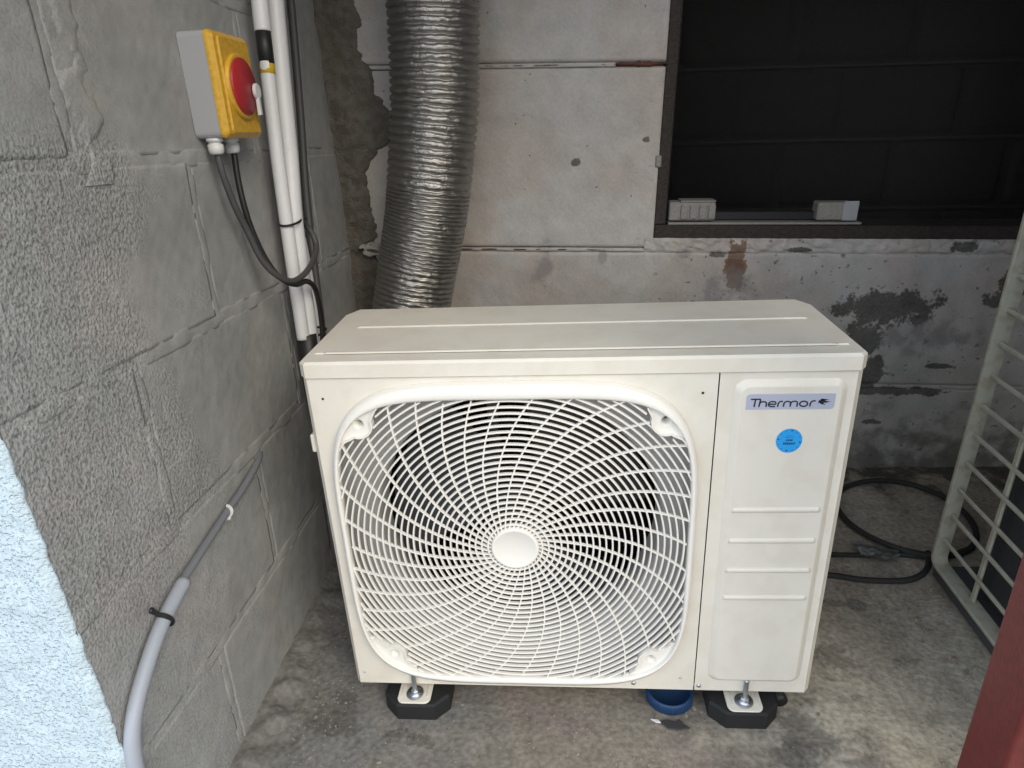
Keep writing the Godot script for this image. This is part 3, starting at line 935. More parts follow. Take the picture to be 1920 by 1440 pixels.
	for p in [[0.524, 0.014], [0.642, 0.011], [0.608, 0.030], [0.020, 0.028]]:
		var big: bool = p[0] > 0.5 and p[1] < 0.02
		var r := 0.0042 if big else 0.002
		var sc := part("screw", lathe(PackedVector2Array([Vector2(r, 0), Vector2(r, 0.001), Vector2(r * 0.7, 0.0022), Vector2(0, 0.0026)]), 14, Vector3.BACK), M.zinc, o, V(p[0], p[1], 0.0002))
		if big:
			part("screw_slot", box(V(0, 0, 0.0026), V(r * 1.1, r * 0.28, 0.0008), 0.0001), M.zinc_dull, sc)
	part("side_grip", box(V(-0.004, 0.511, -0.02), V(0.008, 0.032, 0.02), 0.002), steel, o)

func lid(o: Node3D, W: float, H: float, D: float) -> void:
	var poly := PackedVector2Array([Vector2(0.008, -0.0035), Vector2(W - 0.008, -0.0035), Vector2(W + 0.0025, 0.009), Vector2(W + 0.0025, D - 0.035), Vector2(W - 0.016, D + 0.003), Vector2(0.016, D + 0.003), Vector2(-0.0025, D - 0.035), Vector2(-0.0025, 0.009)])
	var st := begin()
	add_prism(st, poly, H + 0.0018, H + 0.0275, 0.0042)
	var l := part("lid", done(st), M.painted_steel, o)
	l.rotation.x = -PI / 2
	# pressed field and the two long beads across it (lid axes: x along, y back, z up)
	var pf := begin()
	add_prism(pf, PackedVector2Array([Vector2(0.014, 0.0345), Vector2(W - 0.014, 0.0345), Vector2(W - 0.012, 0.045), Vector2(W - 0.014, D - 0.038), Vector2(W - 0.030, D - 0.012), Vector2(0.030, D - 0.012), Vector2(0.014, D - 0.038), Vector2(0.012, 0.045)]), H + 0.02, H + 0.0292, 0.0017)
	part("pressed_field", done(pf), M.painted_steel, l)
	for b in [[0.034, 0.030, 0.808], [0.162, 0.046, 0.806]]:
		var s := PackedVector2Array()
		for i in 7:
			var a := PI * i / 6.0
			s.append(Vector2(cos(a) * 0.0045, sin(a) * 0.0022))
		var bead := begin(true)
		var y: float = b[0]
		add_sweep(bead, PackedVector3Array([V(b[1], y, H + 0.0285), V(b[1] + 0.006, y, H + 0.0291), V(b[2] - 0.006, y, H + 0.0291), V(b[2], y, H + 0.0285)]), s, V(0, 0, 1))
		part("bead", done(bead), M.painted_steel, l)

func grille(o: Node3D) -> void:
	var pl: Material = M.unit_plastic
	var c := Vector2(0.3195, 0.321)
	var hub := Vector2(0.3199, 0.3279)
	var prof := [[0.2945, 0.3010, 4.2, 0.0005], [0.2935, 0.3000, 4.2, 0.010], [0.2915, 0.2975, 4.3, 0.0145], [0.2885, 0.2930, 4.4, 0.0175], [0.2860, 0.2870, 4.6, 0.0180], [0.2838, 0.2830, 4.8, 0.0168], [0.2828, 0.2815, 4.9, 0.0140], [0.2828, 0.2815, 4.9, 0.0015]]
	var loops := []
	for p in prof:
		loops.append(lift(superellipse(c.x, c.y - (0.0 if p[0] > 0.29 else 0.0055), p[0], p[1], p[2]), p[3]))
	var st := begin(true)
	add_loft(st, loops)
	var g := part("fan_grille", done(st), pl, o)
	var ic := Vector2(c.x, c.y - 0.0055)
	var lugs := []
	for q in [[0.083, 0.556, -1, 1], [0.558, 0.557, 1, 1], [0.087, 0.085, -1, -1], [0.552, 0.083, 1, -1]]:
		var h := Vector2(q[0], q[1])
		var sx: float = q[2]
		var sy: float = q[3]
		var shape := PackedVector2Array()
		for e in [[0.060, -0.040], [0.032, -0.037], [0.024, -0.029], [0.014, -0.0245]]:
			shape.append(h + Vector2(sx * e[0], sy * e[1]))
		for i in 13:
			var a := deg_to_rad(-70.0 - 130.0 * i / 12.0)
			shape.append(h + Vector2(sx * cos(a), sy * sin(a)) * 0.0222)
		for e in [[-0.0245, 0.014], [-0.029, 0.024], [-0.037, 0.032], [-0.040, 0.060], [0.060, 0.060]]:
			shape.append(h + Vector2(sx * e[0], sy * e[1]))
		lugs.append([h, shape])
	var in_frame := func(p: Vector2) -> bool:
		return pow(absf(p.x - ic.x) / 0.2850, 4.9) + pow(absf(p.y - ic.y) / 0.2835, 4.9) < 1.0
	var inside := func(p: Vector2) -> bool:
		if not in_frame.call(p):
			return false
		for l in lugs:
			if p.distance_squared_to(l[0]) < 0.0049 and Geometry2D.is_point_in_polygon(p, l[1]):
				return false
		return true
	var sec := PackedVector2Array([Vector2(-0.0016, -0.0024), Vector2(0.0016, -0.0024), Vector2(0.0014, 0.0021), Vector2(0.0008, 0.0028), Vector2(-0.0008, 0.0028), Vector2(-0.0014, 0.0021)])
	var zr := func(r: float) -> float: return 0.0105 + 0.005 * (1.0 - ss(0.0, 0.30, r))
	# concentric rings, cut where they leave the frame
	for k in 31:
		var r := 0.0455 + 0.0105 * k
		var n := 64 + 4 * k
		var runs := []
		var run := PackedVector3Array()
		var whole := true
		var start := 0
		for i in n:
			if not inside.call(hub + Vector2.from_angle(TAU * i / n) * r):
				whole = false
				start = i
				break
		for i in (n if whole else n + 1):
			var p := hub + Vector2.from_angle(TAU * (i + start) / n) * r
			if inside.call(p):
				run.append(V(p.x, p.y, zr.call(r)))
			elif run.size() > 0:
				runs.append(run)
				run = PackedVector3Array()
		if run.size() > 0:
			runs.append(run)
		for q in runs:
			if q.size() > 1:
				var rs := begin()
				add_sweep(rs, q, sec, V(0, 0, 1), whole, not whole)
				part("ring", done(rs), pl, g)
	# swept spokes
	var ss_sec := PackedVector2Array([Vector2(-0.0013, -0.003), Vector2(0.0013, -0.003), Vector2(0.0011, 0.0022), Vector2(-0.0011, 0.0022)])
	for k in 36:
		var path := PackedVector3Array()
		var r := 0.032
		while r < 0.40:
			var a := deg_to_rad(46.7 + 10.0 * k - 128.0 * r + 6.0 * exp(-(r - 0.05) / 0.02))
			var p := hub + Vector2(cos(a), sin(a)) * r
			if not inside.call(p):
				break
			path.append(V(p.x, p.y, zr.call(r) - 0.0002))
			r += 0.008
		var sk := begin()
		add_sweep(sk, path, ss_sec, V(0, 0, 1))
		part("spoke", done(sk), pl, g)
	part("hub_cap", lathe(PackedVector2Array([Vector2(0.0395, -0.006), Vector2(0.0395, 0.003), Vector2(0.0385, 0.0046), Vector2(0.036, 0.0052), Vector2(0.034, 0.0040), Vector2(0.0, 0.0055)]), 56, Vector3.BACK), pl, g, V(hub.x, hub.y, 0.0165))
	# corner lugs with a screw well
	for q in lugs:
		var h: Vector2 = q[0]
		var shape: PackedVector2Array = q[1]
		var frame := superellipse(ic.x, ic.y, 0.2845, 0.283, 4.9)
		var lug := begin()
		for piece in Geometry2D.intersect_polygons(shape, frame):
			# the well: cut into two halves along the line through its centre
			for half in [1.0, -1.0]:
				var cut := PackedVector2Array([h + Vector2(-0.1, 0), h + Vector2(0.1, 0), h + Vector2(0.1, 0.1 * half), h + Vector2(-0.1, 0.1 * half)])
				for bit in Geometry2D.intersect_polygons(piece, cut):
					var disc := PackedVector2Array()
					for i in 24:
						disc.append(h + Vector2.from_angle(TAU * (i + 0.5) / 24.0) * 0.0082)
					for rest in Geometry2D.clip_polygons(bit, disc):
						add_prism(lug, rest, 0.004, 0.0095)
			# raised lip along its inner edge
			var lip := PackedVector3Array()
			for p in shape.slice(0, shape.size() - 1):
				if in_frame.call(p):
					lip.append(V(p.x, p.y, 0.0105))
			add_sweep(lug, lip, PackedVector2Array([Vector2(-0.0014, -0.008), Vector2(0.0014, -0.008), Vector2(0.0011, 0.0055), Vector2(-0.0011, 0.0055)]), V(0, 0, 1))
		var lg := part("corner_lug", done(lug), pl, g)
		part("screw_well", lathe(PackedVector2Array([Vector2(0, -0.030), Vector2(0.0068, -0.030), Vector2(0.0080, 0.0), Vector2(0.0092, 0.0004)]), 24, Vector3.BACK), pl, lg, V(h.x, h.y, 0.0097))
		part("screw_head", lathe(PackedVector2Array([Vector2(0.0064, 0), Vector2(0.0055, 0.002), Vector2(0, 0.0028)]), 14, Vector3.BACK), M.screw_dark, lg, V(h.x, h.y, -0.012))

func service_details(service: Node3D, o: Node3D) -> void:
	# the raised field, loft of two rounded rectangles
	var st := begin(true)
	var loops := []
	for e in [[0.1620, 0.5940, 0.0002, 0.020], [0.1590, 0.5910, 0.0016, 0.019], [0.1460, 0.5780, 0.0064, 0.014], [0.1420, 0.5740, 0.0074, 0.012], [0.1400, 0.5720, 0.0076, 0.011]]:
		loops.append(lift(rounded_rect(0.7370, 0.3225, e[0], e[1], e[3]), e[2]))
	add_loft(st, loops)
	var f := part("raised_field", done(st), M.painted_steel, o)
	var face := begin()
	add_prism(face, rounded_rect(0.7370, 0.3225, 0.1401, 0.5721, 0.011), 0.001, 0.0076)
	part("field_face", done(face), M.painted_steel, f)
	for y in [0.3965, 0.3375, 0.2785, 0.2215]:
		var s := PackedVector2Array()
		for i in 7:
			var a := PI * i / 6.0
			s.append(Vector2(cos(a) * 0.0046, sin(a) * 0.0034))
		var rb := begin(true)
		add_sweep(rb, PackedVector3Array([V(0.668, y, 0.0068), V(0.6715, y, 0.0074), V(0.7985, y + 0.001, 0.0074), V(0.802, y + 0.001, 0.0068)]), s, V(0, 0, 1))
		part("bead", done(rb), M.painted_steel, f)
	# name plate: lettering as thin raised strokes
	var bp := part("name_badge", prism(PackedVector2Array([Vector2(0.673, 0.5735), Vector2(0.796, 0.5735), Vector2(0.7995, 0.577), Vector2(0.7995, 0.5985), Vector2(0.676, 0.5985), Vector2(0.673, 0.5955)]), 0.0077, 0.0086, 0.0003), M.badge_plate, f)
	var strokes := [
		[[345, 330], [485, 330]], [[414, 330], [406, 390], [400, 447]],
		[[484, 330], [476, 390], [468, 447]], [[474, 395], [490, 376], [518, 368], [552, 369], [570, 384], [573, 405], [570, 447]],
		[[602, 407], [706, 407], [707, 387], [690, 370], [640, 367], [612, 381], [602, 407], [609, 430], [632, 443], [700, 442]],
		[[736, 447], [741, 398], [753, 375], [775, 366], [802, 366]],
		[[817, 447], [823, 392], [843, 371], [880, 366], [906, 376], [916, 397], [912, 447]], [[916, 397], [933, 373], [968, 365], [998, 370], [1012, 390], [1008, 447]],
		[[1190, 447], [1195, 396], [1210, 373], [1235, 363], [1264, 363]]]
	var oo := []
	for i in 21:
		oo.append([1100 + 55 * cos(TAU * i / 20.0), 406 + 39 * sin(TAU * i / 20.0)])
	strokes.append(oo)
	var spot := func(q: Array) -> Vector3:
		return V(0.6737 + (q[0] - 290.0) / 1250.0 * 0.1262, 0.5778 + (447.0 - 0.0135 * (q[0] - 400.0) * 0.0 - q[1]) / 9300.0, 0.0087)
	var ink := begin()
	for s in strokes:
		var p := PackedVector3Array()
		for q in s:
			p.append(spot.call(q))
		add_sweep(ink, p, PackedVector2Array([Vector2(-0.00112, -0.0004), Vector2(0.00112, -0.0004), Vector2(0.00112, 0.0002), Vector2(-0.00112, 0.0002)]), V(0, 0, 1))
	part("lettering", done(ink), M.ink, bp)
	# flame-like emblem: tapering strands that fan out to the right
	var em := begin()
	for s in [[1330, 350, 1455, 344, 22], [1335, 365, 1488, 378, 20], [1340, 375, 1455, 396, 18], [1330, 380, 1415, 430, 24], [1320, 375, 1372, 425, 22], [1318, 365, 1338, 412, 20], [1325, 355, 1298, 408, 18], [1345, 352, 1400, 372, 40]]:
		var a: Vector3 = spot.call([s[0], s[1]])
		var b: Vector3 = spot.call([s[2], s[3]])
		var nn: Vector3 = (b - a).cross(V(0, 0, 1)).normalized() * s[4] / 9800.0
		quad(em, a - nn * 0.7, a + nn * 0.7, a.lerp(b, 0.45) + nn * 0.55, a.lerp(b, 0.45) - nn * 0.55, V(0, 0, 1))
		tri(em, a.lerp(b, 0.45) + nn * 0.55, a.lerp(b, 0.45) - nn * 0.55, b, V(0, 0, 1))
	part("emblem", done(em), M.ink, bp)
	# round blue sticker with small dark print
	var im := Image.create(256, 256, false, Image.FORMAT_RGB8)
	im.fill(Color(0.16, 0.62, 0.90))
	var dark := Color(0.03, 0.13, 0.3)
	var rng := RandomNumberGenerator.new()
	rng.seed = 5
	for k in 12:
		var a := TAU * k / 12.0 + 0.15
		var s := 9 if k % 3 else 15
		im.fill_rect(Rect2i(128 + int(cos(a) * 108) - s / 2, 128 + int(sin(a) * 108) - s / 2, s, s - 2), dark)
	for ln in [[72, 6, 60], [88, 6, 84], [112, 20, 62], [146, 24, 110]]:
		var x: int = 128 - ln[2] / 2
		while x < 128 + ln[2] / 2:
			var w := rng.randi_range(4, 9)
			im.fill_rect(Rect2i(x, ln[0] + rng.randi_range(0, 2), w, ln[1] - rng.randi_range(0, 3)), dark)
			x += w + rng.randi_range(2, 4)
	var m := mat("sticker", Color.WHITE, 0.4)
	m.albedo_texture = ImageTexture.create_from_image(im)
	var sk := begin()
	for i in 48:
		for a in [-1, i, i + 1]:
			var d := Vector2.ZERO if a < 0 else Vector2.from_angle(-TAU * a / 48.0)
			sk.set_uv(Vector2(0.5 + d.x * 0.5, 0.5 - d.y * 0.5))
			sk.add_vertex(V(0.742 + d.x * 0.0193, 0.5205 + d.y * 0.0205, 0.0079))
	part("blue_sticker", done(sk), m, f)

func feet(o: Node3D) -> void:
	for x in [0.113, 0.7235]:
		var b := begin()
		var pp := rounded_rect(x, 0.0, 0.063, 0.10, 0.012)
		add_prism(b, pp, 0.0, 0.0025, 0.0008)
		var br := part("foot_bracket", done(b), M.painted_steel, o, V(0, -0.021, -0.022))
		br.rotation.x = -PI / 2
		for s in [-1.0, 1.0]:
			part("bracket_rib", box(V(x + s * 0.024, -0.012, 0.0032), V(0.002, 0.05, 0.0022), 0.0006), M.painted_steel, br)
		# slotted washer, nut and threaded stud
		var ws := part("washer", lathe(PackedVector2Array([Vector2(0.0065, 0.0), Vector2(0.0165, 0.0), Vector2(0.0165, 0.0018), Vector2(0.0065, 0.0018)]), 28), M.zinc_dull, o, V(x, -0.0183, 0.006))
		ws.rotation.z = 0.06
		part("washer", lathe(PackedVector2Array([Vector2(0.0, 0.0), Vector2(0.0125, 0.0), Vector2(0.0125, 0.0016), Vector2(0.0, 0.0017)]), 24), M.zinc, o, V(x + 0.001, -0.0163, 0.0065))
		part("hex_nut", lathe(PackedVector2Array([Vector2(0.0, 0.0), Vector2(0.0074, 0.0), Vector2(0.0078, 0.0010), Vector2(0.0078, 0.0056), Vector2(0.0070, 0.0066), Vector2(0.0, 0.0066)]), 6, Vector3.UP, false), M.zinc, o, V(x + 0.001, -0.0146, 0.0065))
		var prof := PackedVector2Array([Vector2(0.0, 0.0)])
		for k in 20:
			prof.append(Vector2(0.0043, 0.0025 * k))
			prof.append(Vector2(0.0038, 0.0025 * k + 0.00125))
		prof.append(Vector2(0.0030, 0.0495))
		prof.append(Vector2(0.0, 0.050))
		part("stud", lathe(prof, 14), M.zinc, o, V(x + 0.001, -0.016, 0.0065))
	# the rubber pads carry the unit: things of their own
	for p in [[0.115, "black rubber support foot under the left end of the unit"], [0.723, "black rubber support foot under the right end of the unit beside the blue cap"]]:
		var pad := thing("rubber_foot", p[1], "rubber foot", V(p[0], FLOOR_Y, 0), "rubber feet under the outdoor unit")
		var poly := PackedVector2Array([Vector2(-0.034, -0.030), Vector2(0.038, -0.030), Vector2(0.063, -0.004), Vector2(0.063, 0.29), Vector2(0.040, 0.33), Vector2(-0.036, 0.33), Vector2(-0.061, 0.29), Vector2(-0.061, -0.004)])
		var st := begin()
		add_prism(st, poly, 0.0005, 0.037, 0.004)
		var k := part("pad", done(st), M.rubber, pad)
		k.rotation.x = -PI / 2
	# rear brackets hold the back on the same pads
	for x in [0.113, 0.7235]:
		part("foot_bracket", box(V(x, -0.0195, -0.285), V(0.063, 0.0025, 0.06), 0.0008), M.painted_steel, o)

	for x in [0.113, 0.7235]:
		part("foot_riser", box(V(x, -0.0092, -0.055), V(0.061, 0.0178, 0.006), 0.001), M.painted_steel, o)
		part("foot_riser", box(V(x, -0.0092, -0.255), V(0.061, 0.0178, 0.006), 0.001), M.painted_steel, o)

func duct() -> void:
	var o := thing("flexible_duct", "silver corrugated flexible aluminium duct hanging in front of the back wall", "duct")
	var pts := smooth_path(PackedVector3Array([V(0.128, 1.78, -0.775), V(0.128, 1.5, -0.77), V(0.126, 1.30, -0.765), V(0.124, 1.224, -0.76), V(0.118, 1.118, -0.76), V(0.108, 1.005, -0.76), V(0.089, 0.886, -0.757), V(0.066, 0.76, -0.752), V(0.032, 0.626, -0.745), V(0.008, 0.526, -0.735), V(-0.02, 0.40, -0.72), V(-0.04, 0.25, -0.70), V(-0.05, 0.1, -0.69), V(-0.05, -0.055, -0.69)]), 0.002)
	# rings: pleats that are looser at the top and squeezed lower down
	var rn := noise(FastNoiseLite.TYPE_SIMPLEX_SMOOTH, 3.2, 77, 3)
	var wr := noise(FastNoiseLite.TYPE_SIMPLEX_SMOOTH, 10.0, 78, 3)
	var st := begin(true)
	var sides := 160
	var prev := PackedVector3Array()
	var phase := 0.0
	for i in pts.size():
		var a := pts[maxi(i - 6, 0)]
		var b := pts[mini(i + 6, pts.size() - 1)]
		var t := (b - a).normalized()
		var x := V(0, 0, 1).cross(t).normalized()
		var y := t.cross(x)
		var pitch := lerpf(0.0172, 0.0205, ss(0.55, 1.15, pts[i].y))
		phase += 0.002 / pitch
		var s := sin(phase * TAU)
		var fold := -lerpf(0.0045, 0.0075, ss(0.6, 1.1, pts[i].y)) * pow(0.5 - 0.5 * s, 2.6)
		var ring := PackedVector3Array()
		for k in sides:
			var ang := TAU * k / sides
			var d := Vector2.from_angle(ang)
			var cr := wr.get_noise_3d(d.x * 0.8, d.y * 0.8, phase * 0.30)
			var r := lerpf(0.1005, 0.1045, ss(0.5, 1.0, pts[i].y)) + fold + 0.0014 * rn.get_noise_3d(d.x * 1.2, d.y * 1.2, phase * 0.35) + 0.0006 * cr * (0.35 + 0.65 * (0.5 + 0.5 * s))
			var sag := t * 0.0035 * rn.get_noise_3d(d.x, d.y, phase * 0.25 + 9.0)
			ring.append(pts[i] + (x * d.x + y * d.y) * r + sag)
		if i > 0:
			for k in sides:
				var l := (k + 1) % sides
				quad(st, prev[k], prev[l], ring[l], ring[k], prev[k] - pts[i - 1])
		prev = ring
	part("corrugated_sleeve", done(st), M.foil, o)

func switch_box() -> void:
	var o := thing("isolator_switch", "grey and yellow isolator switch box with red rotary knob on the left wall", "switch", V(LEFT_X, 1.0525, -0.265))
	o.rotation.x = -0.04
	var st := begin()
	add_prism(st, rounded_rect(0, 0, 0.134, 0.158, 0.009, 4), 0.0, 0.043)
	var b := part("grey_body", done(st), M.grey_plastic, o)
	b.rotation.y = PI / 2
	st = begin()
	add_prism(st, rounded_rect(0, 0, 0.136, 0.160, 0.010, 4), 0.0436, 0.0555, 0.007)
	var l := part("yellow_lid", done(st), M.yellow_plastic, o)
	l.rotation.y = PI / 2
	part("lid_panel", prism(rounded_rect(0, 0, 0.104, 0.146, 0.008, 4), 0.055, 0.0585, 0.002), M.yellow_plastic, l)
	part("knob_collar", lathe(PackedVector2Array([Vector2(0.051, 0.058), Vector2(0.051, 0.0625), Vector2(0.049, 0.0645), Vector2(0.045, 0.064), Vector2(0.0, 0.064)]), 48, Vector3.BACK), M.yellow_plastic, l)
	var k := part("red_knob", lathe(PackedVector2Array([Vector2(0.0445, 0.0635), Vector2(0.0445, 0.0662), Vector2(0.0435, 0.0675), Vector2(0.0, 0.0677)]), 48, Vector3.BACK), M.red_plastic, o)
	k.rotation.y = PI / 2
	# pale locking tab over the far side of the knob
	var tab := begin()
	var pl := PackedVector2Array([Vector2(-0.0045, -0.032), Vector2(0.0045, -0.032), Vector2(0.0045, -0.004)])
	for i in 13:
		var a := deg_to_rad(-50.0 + 280.0 * i / 12.0)
		pl.append(Vector2(cos(a) * 0.012, 0.006 + sin(a) * 0.013))
	pl.append(Vector2(-0.0045, -0.004))
	add_prism(tab, pl, 0.0, 0.005, 0.001)
	var t := part("locking_tab", done(tab), M.white_plastic, o, V(0.0685, -0.012, -0.034))
	t.rotation.y = PI / 2
	for z in [0.052, -0.005]:
		var gl := part("cable_gland", lathe(PackedVector2Array([Vector2(0, 0), Vector2(0.0135, 0), Vector2(0.0135, -0.005), Vector2(0.0105, -0.0055), Vector2(0.0105, -0.009), Vector2(0.0128, -0.0095), Vector2(0.0128, -0.017), Vector2(0.0118, -0.0225), Vector2(0.009, -0.025), Vector2(0.0, -0.0255)]), 12, Vector3.UP), M.white_plastic, o, V(0.0225, -0.079, z))
		gl.rotation.x = 0.0

func pipes() -> void:
	var a := thing("insulated_pipe", "thinner white insulated refrigerant pipe with black and yellow tape bands", "pipe", Vector3.ZERO, "white refrigerant pipes by the left wall")
	var up := V(1, 0, 0)
	part("sleeve", tube(smooth_path(PackedVector3Array([V(-0.147, 1.79, -0.50), V(-0.147, 1.5, -0.485), V(-0.147, 1.256, -0.461), V(-0.147, 1.176, -0.447), V(-0.147, 1.150, -0.443)])), 0.0155, 18, up), M.pipe_white, a)
	part("sleeve", tube(smooth_path(PackedVector3Array([V(-0.147, 1.098, -0.436), V(-0.147, 1.086, -0.433), V(-0.147, 0.961, -0.414), V(-0.147, 0.924, -0.409), V(-0.147, 0.824, -0.399), V(-0.147, 0.719, -0.390), V(-0.147, 0.610, -0.383), V(-0.147, 0.565, -0.380)])), 0.0135, 18, up), M.pipe_white, a)
	part("black_tape", tube(PackedVector3Array([V(-0.147, 1.150, -0.443), V(-0.147, 1.095, -0.4355)]), 0.0142, 18, up), M.tape_black, a)
	part("yellow_tape", tube(PackedVector3Array([V(-0.147, 1.098, -0.436), V(-0.147, 1.077, -0.432)]), 0.0141, 18, up), M.tape_yellow, a)
	part("black_tape", tube(PackedVector3Array([V(-0.1445, 0.572, -0.392), V(-0.1445, 0.50, -0.386), V(-0.142, 0.42, -0.380)]), 0.0215, 18, up), M.tape_black, a)
	var b := thing("insulated_pipe", "thicker white insulated refrigerant pipe right of the taped one", "pipe", Vector3.ZERO, "white refrigerant pipes by the left wall")
	part("sleeve", tube(smooth_path(PackedVector3Array([V(-0.142, 1.79, -0.57), V(-0.142, 1.5, -0.555), V(-0.142, 1.268, -0.523), V(-0.142, 1.173, -0.505), V(-0.142, 1.087, -0.487), V(-0.142, 0.958, -0.462), V(-0.142, 0.920, -0.455), V(-0.142, 0.818, -0.428), V(-0.142, 0.710, -0.416), V(-0.142, 0.598, -0.405), V(-0.142, 0.555, -0.401), V(-0.142, 0.40, -0.39)])), 0.0178, 20, up), M.pipe_white, b)
	var c := thing("thin_pipe", "thin pale pipe end dropping behind the thicker white pipe", "pipe")
	part("pipe", tube(smooth_path(PackedVector3Array([V(-0.152, 0.76, -0.480), V(-0.15, 0.692, -0.478), V(-0.15, 0.589, -0.476), V(-0.15, 0.540, -0.471), V(-0.15, 0.40, -0.46)])), 0.0075, 12, up), M.pipe_white, c)
	var d := thing("wall_cable", "straight dark cable running down the left wall beside the white pipes", "cable")
	part("cable", tube(smooth_path(PackedVector3Array([V(-0.178, 1.79, -0.74), V(-0.178, 1.276, -0.705), V(-0.178, 1.181, -0.692), V(-0.178, 1.074, -0.669), V(-0.178, 0.964, -0.643), V(-0.178, 0.851, -0.612), V(-0.172, 0.749, -0.579), V(-0.165, 0.656, -0.551), V(-0.155, 0.564, -0.515), V(-0.15, 0.45, -0.48)])), 0.0085, 12, up), M.cable_grey, d)
	part("highlight_strip", tube(smooth_path(PackedVector3Array([V(-0.1735, 1.79, -0.748), V(-0.1735, 1.276, -0.7125), V(-0.1735, 1.181, -0.6995), V(-0.1735, 1.074, -0.6765), V(-0.1735, 0.964, -0.6505), V(-0.1735, 0.88, -0.626)])), 0.0028, 8, up), M.grey_plastic, d)  # highlight on the cable, built as a thin pale strip
	var e := thing("looped_cable", "dark grey cable from the left gland looping up in front of the white pipes", "cable", Vector3.ZERO, "cables leaving the isolator switch")
	part("cable", tube(smooth_path(PackedVector3Array([V(-0.165, 0.955, -0.212), V(-0.165, 0.940, -0.210), V(-0.163, 0.912, -0.211), V(-0.160, 0.866, -0.222), V(-0.155, 0.822, -0.238), V(-0.145, 0.765, -0.252), V(-0.130, 0.732, -0.267), V(-0.115, 0.711, -0.297), V(-0.105, 0.714, -0.340), V(-0.105, 0.728, -0.397), V(-0.110, 0.748, -0.440), V(-0.118, 0.771, -0.452), V(-0.130, 0.786, -0.462), V(-0.150, 0.790, -0.490)]), 0.006), 0.0058, 12), M.cable_grey, e)
	var f := thing("looped_cable", "dark cable from the right gland bending down past the pipes behind the unit", "cable", Vector3.ZERO, "cables leaving the isolator switch")
	part("cable", tube(smooth_path(PackedVector3Array([V(-0.165, 0.955, -0.270), V(-0.165, 0.940, -0.268), V(-0.165, 0.906, -0.264), V(-0.162, 0.865, -0.260), V(-0.157, 0.817, -0.262), V(-0.147, 0.762, -0.272), V(-0.130, 0.724, -0.280), V(-0.112, 0.703, -0.303), V(-0.108, 0.696, -0.353), V(-0.108, 0.673, -0.389), V(-0.110, 0.634, -0.403), V(-0.115, 0.590, -0.414), V(-0.120, 0.548, -0.416), V(-0.130, 0.505, -0.428), V(-0.13, 0.42, -0.42)]), 0.006), 0.0055, 12), M.cable_black, f)
	# two black ties
	for q in [[0.806, -0.397, -0.428, 0.026, "black cable tie round both white pipes below the switch box", 0.0], [0.562, -0.425, -0.44, 0.034, "black cable tie round the pipes just above the unit lid", 0.1]]:
		var path := PackedVector3Array()
		for i in 28:
			var t := TAU * i / 28.0
			var pz: float = (q[1] + q[2]) * 0.5
			path.append(V(-0.1445 + cos(t) * 0.0205, q[0] + 0.004 * sin(t) * -1.0, pz + sin(t) * (0.0165 + absf(q[1] - q[2]) * 0.5)))
		var st := begin()
		add_sweep(st, path, PackedVector2Array([Vector2(-0.0007, -0.0022), Vector2(0.0007, -0.0022), Vector2(0.0007, 0.0022), Vector2(-0.0007, 0.0022)]), V(0, 1, 0), true)
		var tie := thing("cable_tie", q[4], "cable tie", Vector3.ZERO, "black cable ties on the pipes")
		part("strap", done(st), M.tape_black, tie)
		part("tie_head", box(V(-0.124, q[0], q[2] - 0.014), V(0.005, 0.006, 0.006), 0.001), M.tape_black, tie)

